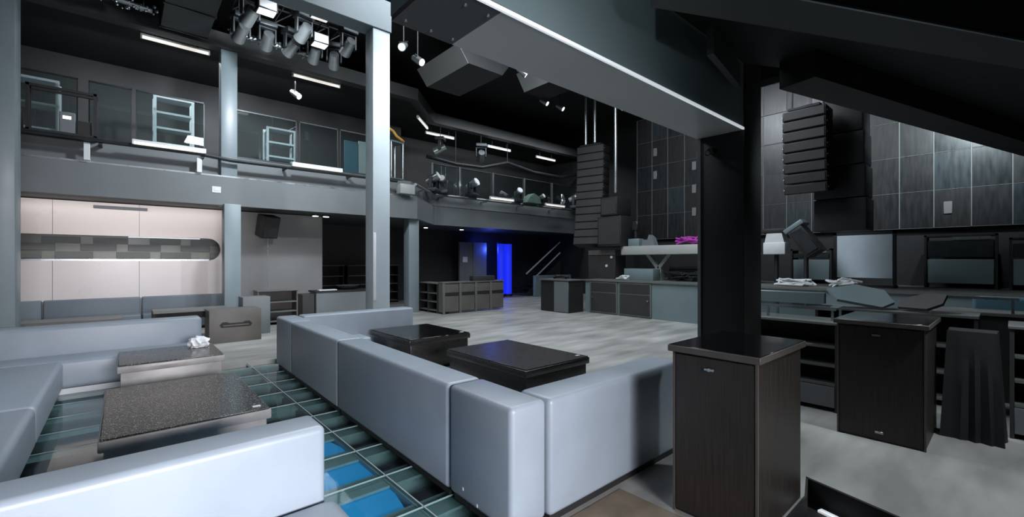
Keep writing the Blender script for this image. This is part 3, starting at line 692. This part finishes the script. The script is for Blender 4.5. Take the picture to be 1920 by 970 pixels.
# flight case
def flight_case(label, loc, rz, W, D, H):
    t = thing('flight_case', label, 'case', loc, rz, 'flight cases on the stage')
    MB().box(0, D, 0, W, 0, H*0.8, 0.01, 1).done('body', M['dark_panel'], t)
    MB().box(0, D, 0, W, H*0.82, H, 0.01, 1).done('lid', M['taupe'], t)
    for y in (0.3*W, 0.12*W): MB().cyl((-0.02, y, H*(0.75 if y < 0.2*W else 0.45)), (0, y, H*(0.75 if y < 0.2*W else 0.45)), 0.045).done('catch', M['lens'] if False else M['white'], t)
    return t
flight_case('dark flight case with pale lid on the stage under the left array', (12.0, 8.55, 1.07), 0, 1.1, 0.6, 0.95)
flight_case('low dark flight case on the stage under the white desk', (12.6, 5.6, 1.07), 0, 1.4, 0.6, 0.42)
# white DJ desk
t = thing('dj_desk', 'long white desk top on a Y-shaped stand on the stage', 'desk', (12.3, 4.4, 1.07))
MB().box(-0.4, 0.4, 0.0, 3.85, 0.78, 1.05, 0.012, 2).done('desktop', M['beam_white'], t)
for y in (2.75, 0.3):
    b = MB(); b.bar((0, y, 0.35), (0, y+0.38, 0.8), 0.14, 0.1); b.bar((0, y, 0.35), (0, y-0.38, 0.8), 0.14, 0.1); b.box(-0.1, 0.1, y-0.12, y+0.12, 0, 0.36); b.done('leg', M['beam_white'], t)
b = MB(); b.box(11.7, 12.1, 7.0, 8.0, 1.07, 1.42, 0.01, 2); tag(b.done('equipment_case', M['teal_panel']), 'grey-green case on the stage beside the Y-shaped stand', 'case')
t = thing('mixer_lamp', 'pale block with small dark lamp head on the left end of the white desk', 'lamp', (12.2, 7.9, 2.12))
MB().box(-0.15, 0.15, -0.2, 0.2, 0, 0.24, 0.03, 2).done('base', M['teal_panel'], t)
b = MB(); b.cyl((0, 0, 0.24), (0, 0, 0.55), 0.06); b.box(-0.08, 0.08, -0.1, 0.1, 0.5, 0.8, 0.02, 1); b.done('head', M['dark_metal'], t)
# cables heap
def cable_heap(name, label, c, sx, sy, hgt, m, n, seed, r=0.018, cat='cable'):
    rr = random.Random(seed); b = MB(); pts = []
    for k in range(n):
        a = k*1.3 + rr.random()
        pts.append((c[0]+sx*math.cos(a)*(0.3+0.7*rr.random()), c[1]+sy*math.sin(a)*(0.3+0.7*rr.random()), c[2]+r+hgt*rr.random()))
    b.tube(pts, r, 6); return tag(b.done(name, m), label, cat)
cable_heap('cable_coil', 'tangle of magenta cable on the white desk', (12.2, 6.05, 2.12), 0.25, 0.55, 0.22, M['magenta'], 26, 4, 0.025)
cable_heap('cable_coil', 'tangle of black and grey cable under the white desk', (12.1, 6.2, 1.07), 0.3, 0.8, 0.25, M['dark_metal'], 40, 5, 0.025)
cable_heap('cable_coil', 'heap of dark cable on the counter left of the stage', (10.9, 9.9, 1.06), 0.2, 0.4, 0.1, M['dark_metal'], 24, 6, 0.02)
cable_heap('cable_coil', 'white cable coil on the stage beside the grey-green case', (11.42, 7.8, 1.07), 0.1, 0.3, 0.12, M['white'], 18, 8, 0.02)
cable_heap('cable_coil', 'white and grey cable heap on the stage edge below the pale sheet screen', (11.6, 3.3, 1.07), 0.2, 0.5, 0.15, M['white'], 26, 9, 0.022)
cable_heap('cable_coil', 'second heap of white cable right under the pale sheet screen', (11.6, 2.4, 1.07), 0.2, 0.35, 0.2, M['white'], 22, 10, 0.022)
b = MB(); b.prism_axis([(-0.3, 0), (0.3, 0), (0.25, 0.25), (0.05, 0.18), (-0.05, 0.42), (-0.2, 0.3)], -0.15, 0.15, 'x')
o = b.done('tripod_head', M['fascia']); o.scale = (0.75, 0.75, 0.8); o.location = (12.1, 7.35, 2.12); tag(o, 'pale angular clamp on the white desk', 'clamp')
# pale screen
t = thing('sheet_screen', 'pale blue-grey square sheet screen on the stage', 'screen', (12.5, 1.72, 1.07))
MB().box(0, 0.04, 0, 1.0, 0.2, 1.18, 0.006, 1).done('sheet', M['screen'], t)
b = MB(); b.box(-0.01, 0.05, -0.06, 0.0, 0, 1.24); b.box(-0.01, 0.05, 1.0, 1.06, 0, 1.24); b.box(-0.01, 0.05, -0.06, 1.06, 1.18, 1.24); b.done('frame', M['black'], t)
MB().box(-0.2, 0.3, -0.05, 1.05, 0, 0.05).done('foot', M['black'], t)
# speaker-like stand lights near right: white spot box and truss piece
t = thing('stage_lamp', 'white boxy stage lamp standing left of the pale sheet screen', 'lamp', (12.4, 3.95, 1.07))
MB().box(-0.2, 0.2, -0.25, 0.25, 0.75, 1.05, 0.02, 2).done('body', M['white'], t)
MB().prism_axis([(-0.22, 1.05), (0.22, 1.05), (0.17, 1.28), (-0.17, 1.28)], -0.18, 0.18, 'x').done('hood', M['white'], t)
MB().cyl((0, 0, 0), (0, 0, 0.75), 0.05).done('pole', M['black'], t)
MB().box(-0.2, 0.2, -0.28, 0.28, 1.28, 1.4, 0.03, 2).done('head', M['black'], t)
t = thing('effect_projector', 'tilted black effect projector with pale top left of the sheet screen', 'projector', (12.0, 3.2, 1.07))
mt = Matrix.Translation((0, 0, 1.15)) @ Matrix.Rotation(R(-35), 4, 'X')
MB().box(-0.25, 0.25, -0.12, 0.22, -0.45, 0.25, 0.02, 2, mt).done('body', M['black'], t)
MB().box(-0.26, 0.24, -0.2, 0.26, 0.25, 0.36, 0.02, 2, mt).done('cover', M['teal_panel'], t)
MB().box(-0.27, -0.25, -0.1, 0.18, -0.4, 0.2, 0.01, 1, mt).done('grille', M['dark_metal'], t)
MB().cyl((0, 0, 0), (0, 0, 0.85), 0.05).done('pole', M['black'], t)
# backdrop equipment racks
for k, (y0, y1, z0, z1, m) in enumerate(((0.2, 1.3, 0.0, 1.15, 'taupe'), (-0.75, 0.05, 0.0, 1.05, 'dark_metal'), (3.0, 3.9, 0.0, 0.9, 'dark_metal'))):
    t = thing('equipment_rack', ('equipment rack with grey front on the stage right of the sheet screen', 'equipment rack at the right end of the stage', 'equipment rack behind the stage lamp')[k], 'rack', (13.3, y0, 1.07), 0, 'equipment racks on the stage')
    L = y1-y0
    b = MB()
    for y in (0, L-0.04): b.box(0, 0.5, y, y+0.04, 0, z1)
    b.box(0, 0.5, 0, L, z1-0.04, z1); b.done('frame', M['black'], t)
    MB().box(0.02, 0.45, 0.05, L-0.05, 0.1, 0.62, 0.01, 1).done('device', M['teal_panel'], t)
    MB().box(0.02, 0.45, 0.05, L-0.05, 0.66, z1-0.12, 0.01, 1).done('device', M['dark_metal'], t)
    MB().box(-0.005, 0.02, 0.1, L*0.6, z1-0.1, z1-0.05).done('handle', M['metal'], t)

# ================================================================== BALCONY FITTINGS
panes = [(-3.6, -2.2), (-2.1, -0.7), (-0.54, 0.15), (0.22, 1.48), (2.05, 3.55), (3.62, 4.66), (4.72, 6.0)]
PN = ['glass railing pane at the far left of the balcony', 'glass railing pane behind the left post', 'narrow glass railing pane beside the black tube rack', 'large glass railing pane with white ladder rack behind it', 'glass railing pane right of the balcony post', 'glass railing pane left of the tall pale post, the fifth along', 'glass railing pane partly behind the tall pale post']
for (a, c), lab in zip(panes, PN):
    t = thing('railing_pane', lab, 'railing', (a, 12.90, 4.22), 0, 'glass railing panes on the balcony')
    L = c-a
    MB().box(0.02, L-0.02, -0.008, 0.008, 0.06, 1.22).done('glass', M['railglass'], t)
    b = MB(); b.box(0, 0.02, -0.015, 0.015, 0, 1.24); b.box(L-0.02, L, -0.015, 0.015, 0, 1.24); b.box(0, L, -0.015, 0.015, 1.22, 1.25); b.box(0, L, -0.02, 0.02, 0, 0.06); b.done('frame', M['dark_metal'], t)
bp = [(8.75, 9.9), (10.0, 11.6), (11.7, 13.4), (13.5, 15.2), (15.3, 17.2)]
BN = ['first', 'second', 'third', 'fourth', 'fifth']
for (a, c), nm in zip(bp, BN):
    t = thing('railing_pane', 'glass railing pane of the rear balcony, %s from the left' % nm, 'railing', (a, 14.5, 4.22), 0, 'glass railing panes of the rear balcony')
    L = c-a
    MB().box(0.03, L-0.03, -0.008, 0.008, 0.0, 1.1).done('glass', M['railglass'], t)
    MB().box(-0.04, 0.04, -0.04, 0.04, 0, 1.15).done('post', M['metal'], t)
    MB().cyl((0, 0, 1.12), (L, 0, 1.12), 0.025).done('handrail', M['dark_metal'], t)
# pipes and cables along the parapet
b = MB(); b.tube([(-6.9, 12.46, 4.12), (1.3, 12.46, 4.14), (1.95, 12.46, 4.08), (6.3, 12.46, 4.10)], 0.045); 
for x in (-4, -2, -0.35, 1.4, 3.2, 4.9): b.box(x-0.03, x+0.03, 12.46, 12.83, 4.06, 4.12)
tag(b.done('truss_pipe', M['dark_metal']), 'long dark pipe clamped along the balcony parapet', 'pipe')
b = MB(); b.tube([(7.0, 12.6, 4.1), (8.55, 14.05, 4.1), (17.4, 14.05, 4.12)], 0.05)
for x in (9, 11, 13, 15): b.box(x-0.03, x+0.03, 14.05, 14.45, 4.02, 4.08)
b.bar((7.6, 13.15, 4.04), (7.6, 13.5, 4.04), 0.05)
tag(b.done('truss_pipe', M['metal']), 'pale pipe along the rear balcony edge carrying stage lamps', 'pipe')
# white brackets on the fascia
for k, (x, lab) in enumerate(((-0.55, 'white bracket under the dark pipe, left of the balcony post'), (1.34, 'white bracket under the dark pipe, just left of the balcony post'))):
    b = MB(); b.box(x-0.05, x+0.05, 12.51, 12.56, 3.72, 4.08, 0.005, 1); b.box(x-0.05, x+0.05, 12.56, 12.82, 3.72, 3.76)
    tag(b.done('pipe_bracket', M['white']), lab, 'bracket', 'white brackets under the dark pipe')
# tubes
tb = None
tubes = [((0.95, 13.0, 6.72), 0, 1.3, 'fluorescent tube under the upper ceiling, left of the balcony post'), ((4.12, 13.0, 6.74), 0, 1.3, 'fluorescent tube under the upper ceiling, left of the tall pale post'),
         ((9.3, 14.8, 6.55), 0, 1.3, 'fluorescent tube over the rear balcony, leftmost of three'), ((12.3, 14.8, 6.55), 0, 1.3, 'fluorescent tube over the rear balcony, middle of three'), ((15.2, 14.8, 6.55), 0, 1.3, 'fluorescent tube over the rear balcony, rightmost of three'),
         ((7.9, 13.7, 6.5), R(45), 1.2, 'fluorescent tube over the balcony corner'),
         ((0.80, 12.38, 4.18), 0, 1.3, 'fluorescent tube lying along the pipe before the white ladder rack'), ((3.95, 12.38, 4.16), 0, 1.3, 'fluorescent tube along the pipe left of the tall pale post'),
         ((11.75, 13.95, 4.2), 0, 1.5, 'pale tube on the rear pipe, left of the green-grey lamp'), ((14.9, 13.9, 4.2), 0, 1.5, 'pale tube on the rear pipe, right of the green-grey lamp')]
for loc, rz, L, lab in tubes:
    if tb is None:
        tb = thing('tube_light', lab, 'lamp', loc, rz, 'fluorescent tubes')
        MB().box(-0.65, 0.65, -0.035, 0.035, 0.03, 0.07, 0.005, 1).done('housing', M['white'], tb)
        MB().cyl((-0.63, 0, 0), (0.63, 0, 0), 0.035, n=12).done('tube', M['tube'], tb)
        MB().box(-0.65, -0.62, -0.035, 0.035, -0.035, 0.04).done('end_cap', M['white'], tb); MB().box(0.62, 0.65, -0.035, 0.035, -0.035, 0.04).done('end_cap', M['white'], tb)
    else: dup(tb, loc, rz, lab)
for o in [o for o in COL.objects if o.name.startswith('tube_light') and o.parent is None and o.location.z > 6]: hang(o, 6.905, ((-0.4, 0), (0.4, 0)), dz=0.06)
# ladder racks
def ladder_rack(label, loc, rz, W, H, n, m, gap=0.4):
    t = thing('ladder_rack', label, 'rack', loc, rz, 'white ladder racks on the balcony')
    for x in (0, W-0.06):
        for y in (0, gap): MB().box(x, x+0.06, y, y+0.04, 0, H).done('upright', m, t)
    for k in range(n): MB().box(0.06, W-0.06, 0.0, gap+0.04, 0.15+k*(H-0.2)/(n-1), 0.20+k*(H-0.2)/(n-1)).done('shelf', m, t)
    return t
ladder_rack('white ladder rack behind the large glass railing pane', (0.55, 13.6, 3.2), 0, 0.8, 2.45, 7, M['white'])
ladder_rack('white ladder rack at the left end of the balcony beside the tall post', (-1.95, 13.3, 3.2), 0, 0.95, 2.25, 5, M['white'])
ladder_rack('pale ladder rack seen through the pane right of the balcony post', (2.95, 13.5, 3.2), 0, 0.75, 2.15, 6, M['white'])
t = thing('display_panel', 'pale upright board on the balcony beside the tall pale post', 'board', (5.0, 13.3, 3.2))
MB().box(0, 0.42, 0, 0.05, 0.0, 2.1, 0.006, 1).done('board', M['teal_leather'], t); MB().box(0.44, 1.1, 0, 0.05, 0, 2.15, 0.006, 1).done('board', M['beam_white'], t)
# equipment frame at left
t = thing('equipment_rack', 'black square tube rack with boxes on the left end of the balcony', 'rack', (-1.4, 12.50, 4.145))
b = MB()
for x in (0, 0.95): b.box(x, x+0.05, 0, 0.05, 0.05, 0.95); b.box(x, x+0.05, 0.25, 0.3, 0.05, 0.95)
b.box(0, 1.0, 0, 0.05, 0.9, 0.95); b.box(0, 1.0, 0.25, 0.3, 0.9, 0.95); b.box(0, 1.0, 0, 0.3, 0.02, 0.08); b.done('tube_frame', M['black'], t)
MB().box(0.45, 0.68, 0.06, 0.25, 0.085, 0.5, 0.01, 1).done('module', M['fascia'], t, 'grey module'); MB().box(0.70, 0.92, 0.06, 0.25, 0.085, 0.36, 0.01, 1).done('module', M['black'], t)
MB().box(0.5, 0.62, 0.05, 0.06, 0.36, 0.42).done('display', M['lens'], t, 'lit display')
b = MB(); b.box(-1.85, -1.45, 12.42, 12.8, 4.18, 4.6, 0.03, 2); tag(b.done('equipment_case', M['black']), 'black lumpy case left of the square tube rack', 'case')

# moving head stage lamps
mh = None
def moving_head(label, loc, rot, sc=1.0, m=None):
    global mh
    if mh is None:
        mh = thing('moving_head_lamp', label, 'lamp', loc, 0, 'moving head stage lamps', rot=rot)
        MB().box(-0.17, 0.17, -0.14, 0.14, 0, 0.11, 0.015, 2).done('base', M['dark_metal'], mh)
        b = MB(); b.box(-0.17, 0.17, -0.05, 0.05, 0.11, 0.15, 0.01, 1); b.box(-0.17, -0.13, -0.05, 0.05, 0.13, 0.42, 0.01, 1); b.box(0.13, 0.17, -0.05, 0.05, 0.13, 0.42, 0.01, 1); b.done('yoke', M['dark_metal'], mh)
        h = MB().cyl((0, 0.16, 0.30), (0, -0.18, 0.46), 0.10, 0.125, 18).done('head', M['metal'], mh)
        MB().cyl((0, -0.181, 0.4605), (0, -0.19, 0.465), 0.10, 0.10, 18).done('lens', M['white'], h, 'round pale lens')
        mh.scale = (sc,)*3
        return mh
    return dup(mh, loc, 0, label, rot=rot, sc=sc)
DN = PI
moving_head('pale moving head lamp on the rear pipe at the balcony corner, upper of two', (8.45, 13.95, 4.16), (0, 0, 0.6), 1.3)
moving_head('pale moving head lamp on the rear pipe just right of the corner one', (8.95, 14.05, 4.16), (0, 0, -0.8), 1.2)
moving_head('moving head lamp on the rear pipe between the first two railing posts', (10.3, 14.05, 4.165), (0, 0, 0.3), 1.3)
moving_head('moving head lamp on the rear pipe in front of the third pane', (12.72, 14.05, 4.165), (0, 0, -0.2), 1.1)
moving_head('moving head lamp at the right end of the rear pipe', (16.4, 14.05, 4.172), (0, 0, 0.5), 1.4)
moving_head('moving head lamp on the rear pipe below the hung pipe bundle', (14.12, 14.05, 4.175), (0, 0, 0.2), 0.9)
moving_head('hanging moving head lamp at the balcony corner by the ceiling tube', (8.95, 14.22, 6.3), (DN, 0, 0.8), 1.2)
moving_head('hanging lamp over the rear balcony between two tubes', (11.0, 14.4, 6.45), (DN, 0, -0.5), 1.3)
hang(bpy.data.objects['moving_head_lamp.006'], 6.785); hang(bpy.data.objects['moving_head_lamp.007'], 6.905)
# lamps in the main ceiling (three square ones and round ones)
sq = None
for k, (x, y, z, lab) in enumerate(((2.1, 9.62, 6.5, 'square white washlight in the ceiling cluster, lower left of three'), (2.95, 9.1, 6.5, 'square white washlight in the ceiling cluster, top right of three'), (3.35, 10.4, 6.55, 'square white washlight in the ceiling cluster, lowest of three'))):
    if sq is None:
        sq = thing('wash_light', lab, 'lamp', (x, y, z), 0, 'square washlights in the ceiling cluster')
        MB().box(-0.17, 0.17, -0.14, 0.14, 0.0, 0.22, 0.01, 1).done('housing', M['dark_metal'], sq)
        MB().box(-0.15, 0.15, -0.15, -0.13, 0.02, 0.2, 0.006, 1).done('lens', M['white'], sq, 'pale lens')
        MB().box(-0.15, 0.15, -0.12, 0.12, -0.012, 0.0, 0.003, 1).done('face', M['tube'], sq, 'pale lit face')
        b = MB(); b.box(-0.2, -0.18, -0.03, 0.03, 0.05, 0.45); b.box(0.18, 0.2, -0.03, 0.03, 0.05, 0.45); b.box(-0.2, 0.2, -0.03, 0.03, 0.43, 0.46); b.done('bracket', M['black'], sq)
    else: dup(sq, (x, y, z), 0, lab)
for o in [o for o in COL.objects if o.name.startswith('wash_light') and o.parent is None]: hang(o, 8.3, dz=0.45)
CL = [(1.9, 10.9, 6.925, 0.2), (2.9, 10.9, 6.925, 0.3), (3.85, 10.9, 6.925, -0.3), (1.9, 10.0, 6.925, 0.3), (2.9, 10.0, 6.925, 0.2), (2.4, 10.9, 6.925, 0.0), (3.85, 10.0, 6.925, 0.1), (3.4, 10.9, 6.925, -0.1)]
CN = ['at the left end of the truss rear chord', 'in the middle of the truss rear chord', 'at the right end of the truss rear chord', 'at the left end of the truss front chord', 'in the middle of the truss front chord', 'on the truss rear chord, second from the left', 'at the right end of the truss front chord', 'on the truss rear chord, second from the right']
for (x, y, z, a), nm in zip(CL, CN): moving_head('dark hanging moving head lamp %s' % nm, (x, y, z), (DN, 0, a), 1.05)
# truss carrying the cluster
t = thing('lighting_truss', 'dark lighting truss holding the ceiling lamp cluster', 'truss', (1.72, 10.0, 6.95))
for (y, z) in ((0, 0), (0.9, 0), (0, 0.35), (0.9, 0.35)): MB().cyl((0, y, z), (2.4, y, z), 0.025).done('chord', M['dark_metal'], t)
b = MB()
for k in range(6):
    x = k*0.4
    b.bar((x, 0, 0), (x+0.4, 0.0, 0.35), 0.02); b.bar((x, 0.9, 0), (x+0.4, 0.9, 0.35), 0.02); b.bar((x, 0, 0), (x, 0.9, 0), 0.02); b.bar((x, 0, 0.35), (x+0.4, 0.9, 0.35), 0.02)
b.done('bracing', M['dark_metal'], t)
b = MB()
for x in (0.3, 2.1): b.cyl((x, 0.45, 0.35), (x, 0.45, 1.34), 0.02)
b.done('hanger', M['dark_metal'], t)
# glittering bead garlands near the ceiling (uncountable beads)
def garland(label, p0, p1, n, seed):
    rr = random.Random(seed); b = MB()
    for k in range(n):
        f = k/(n-1)
        p = Vector(p0).lerp(Vector(p1), f) + Vector((rr.uniform(-.12, .12), rr.uniform(-.12, .12), rr.uniform(-.1, .1)))
        b.ball(p, rr.uniform(0.014, 0.034), n=6)
    b.cyl(p0, p1, 0.05, n=8)
    for f in (0.1, 0.9): q = Vector(p0).lerp(Vector(p1), f); b.cyl(q, (q.x, q.y, 8.29), 0.012, n=6)
    o = b.done('bead_garland', M['metal']); tag(o, label, 'garland', None, 'stuff')
garland('glittering garland along the left of the ceiling cluster', (-0.9, 11.4, 6.75), (0.45, 11.6, 6.75), 90, 1)
garland('glittering garland under the ceiling lamp cluster', (1.75, 11.3, 6.66), (3.5, 11.3, 6.66), 130, 2)
# ducts and hanging baffles
t = thing('air_duct', 'dark rectangular duct hanging from the ceiling at upper left', 'duct', (0.62, 8.7, 6.78))
MB().box(0, 0.85, 0, 3.6, 0, 0.5, 0.01, 1).done('duct_body', M['soffit'], t)
for y in (0.0, 1.2, 2.4, 3.58): MB().box(-0.02, 0.87, y-0.02, y+0.02, -0.02, 0.52).done('flange', M['dark_metal'], t)
b = MB()
for y in (0.6, 3.0):
    for x in (0.02, 0.78): b.cyl((x, y, 0.5), (x, y, 1.52), 0.012, n=6)
b.done('hanger_rod', M['dark_metal'], t)
def baffle(label, loc, rz, W, D, H, m):
    t = thing('ceiling_baffle', label, 'baffle', loc, rz, 'angled ceiling baffles')
    MB().prism_axis([(0, 0.0), (W, 0.0), (W+0.35, H), (-0.35, H)], 0, D, 'y').done('box', m, t)
    MB().prism_axis([(-0.01, 0.0), (-0.36, H), (-0.37, H-0.01), (-0.02, -0.01)], 0, D, 'y').done('lit_side_board', M['beam_white'], t, 'sloping side board, painted paler as if lit')  # paler material stands in for light on the sloping face
    b = MB(); b.cyl((W/2, D*0.3, H), (W/2, D*0.3, 8.3-loc[2]), 0.02); b.cyl((W/2, D*0.7, H), (W/2, D*0.7, 8.3-loc[2]), 0.02); b.done('hanger', M['dark_metal'], t)
baffle('dark ceiling baffle with sloping side painted as lit beside the tall pale post', (7.15, 9.9, 7.1), 0, 1.2, 2.2, 0.45, M['soffit'])
baffle('dark ceiling baffle farther over the dance floor', (9.9, 8.4, 7.2), 0, 1.0, 2.2, 0.5, M['ceil'])
baffle('dark ceiling baffle before the video wall', (12.6, 6.4, 7.25), 0, 1.0, 2.2, 0.5, M['ceil'])
# spot lamps on the high ceiling
sp = None
SP = [((5.0, 8.9, 6.2), 0.4, 'bright spot lamp right of the tall pale post'), ((4.6, 8.8, 6.35), -0.8, 'small spot lamp close to the tall pale post'), ((8.3, 9.0, 6.9), 1.0, 'spot lamp hanging in front of the middle baffle'), ((9.0, 8.6, 6.9), -0.2, 'spot lamp hanging just right of the one by the middle baffle'),
      ((10.8, 10.6, 7.1), 0.5, 'small pale spot lamp over the dance floor, left of a pair'), ((11.6, 10.6, 7.1), 0.5, 'small pale spot lamp over the dance floor, right of a pair'), ((12.9, 9.0, 7.0), 0.2, 'small spot lamp above the left loudspeaker array'), ((3.6, 13.2, 6.3), 0.7, 'twin spot lamp under the upper ceiling beside the tube')]
for loc, a, lab in SP:
    if sp is None:
        sp = thing('spot_lamp', lab, 'lamp', loc, a, 'spot lamps on the high ceiling')
        MB().cyl((0, 0.12, 0.08), (0, -0.12, -0.08), 0.06, 0.09, 16).done('barrel', M['metal'], sp)
        MB().cyl((0, -0.121, -0.0805), (0, -0.13, -0.087), 0.075, 0.075, 16).done('lens', M['lens'], sp, 'lit lens')
        b = MB(); b.cyl((0, 0, 0.05), (0, 0, 0.5), 0.015); b.box(-0.1, 0.1, -0.015, 0.015, 0.08, 0.1); b.done('stem', M['dark_metal'], sp)
    else: dup(sp, loc, a, lab)
for o in [o for o in COL.objects if o.name.startswith('spot_lamp') and o.parent is None]: hang(o, 6.905 if o.location.y > 12.7 else 8.3, dz=0.3)
# yellow rope and chair-like stack at the balcony corner
t = thing('stacked_stool', 'pale metal stool frame on the balcony right of the tall pale post', 'stool', (6.25, 12.75, 4.22), 0.2)
for (x, y) in ((0, 0), (0.45, 0), (0, 0.4), (0.45, 0.4)): MB().cyl((x, y, 0), (x, y, 1.15), 0.025).done('leg', M['metal'], t)
MB().box(-0.03, 0.48, -0.03, 0.43, 0.0, 0.04, 0.005, 1).done('frame', M['metal'], t); MB().box(-0.03, 0.48, -0.03, 0.43, 1.15, 1.2, 0.01, 1).done('seat', M['teal_panel'], t)
b = MB(); b.tube([(6.1, 12.72, 5.78), (6.3, 12.72, 5.69), (6.42, 12.72, 5.55), (6.6, 12.74, 5.47), (6.72, 12.86, 5.465)], 0.04)
tag(b.done('coiled_rope', M['yellow']), 'yellow rope lying over the metal stool on the balcony', 'rope')
b = MB(); b.box(6.35, 6.85, 12.34, 12.62, 3.73, 4.03, 0.02, 2); tag(b.done('junction_box', M['beam_white']), 'pale junction box on the balcony fascia right of the tall pale post', 'box')
b = MB(); b.tube([(8.6, 14.6, 5.6), (9.9, 14.6, 5.5), (11.2, 14.6, 5.55), (12.6, 14.6, 5.95), (14.2, 14.6, 5.75), (16.0, 14.6, 5.75), (17.58, 14.6, 6.1)], 0.07); b.cyl((12.6, 14.6, 5.95), (12.6, 14.6, 6.895), 0.012, n=6); b.cyl((9.9, 14.6, 5.5), (9.9, 14.6, 6.895), 0.012, n=6)
b.done('flexible_hose', M['dark_metal']); tag(bpy.data.objects['flexible_hose'], 'dark flexible hose sagging over the rear balcony', 'hose')
b = MB(); b.prism_axis([(-0.5, 0), (0.5, 0), (0.4, 0.28), (0.0, 0.42), (-0.3, 0.25)], -0.2, 0.2, 'y')
o = b.done('equipment_case', M['green']); o.scale = (0.85, 1, 1); o.location = (13.42, 13.95, 4.18); tag(o, 'green-grey lamp case lying on the rear pipe', 'case')
cable_heap('cable_coil', 'coil of pale cable hanging on the rear balcony rail at right', (15.6, 14.05, 4.2), 0.15, 0.1, 0.6, M['metal'], 24, 12, 0.025)
# security camera on the column
t = thing('security_camera', 'small dark camera on the upper left of the black column', 'camera', (4.38, 1.98, 2.72))
MB().box(-0.03, 0.04, -0.03, 0.03, 0, 0.05, 0.004, 1).done('mount', M['dark_metal'], t)
MB().cyl((-0.02, 0.03, 0.0), (-0.12, -0.02, -0.02), 0.025).done('barrel', M['dark_metal'], t)
MB().cyl((-0.12, -0.02, -0.02), (-0.128, -0.024, -0.0215), 0.018).done('lens', M['metal'], t)
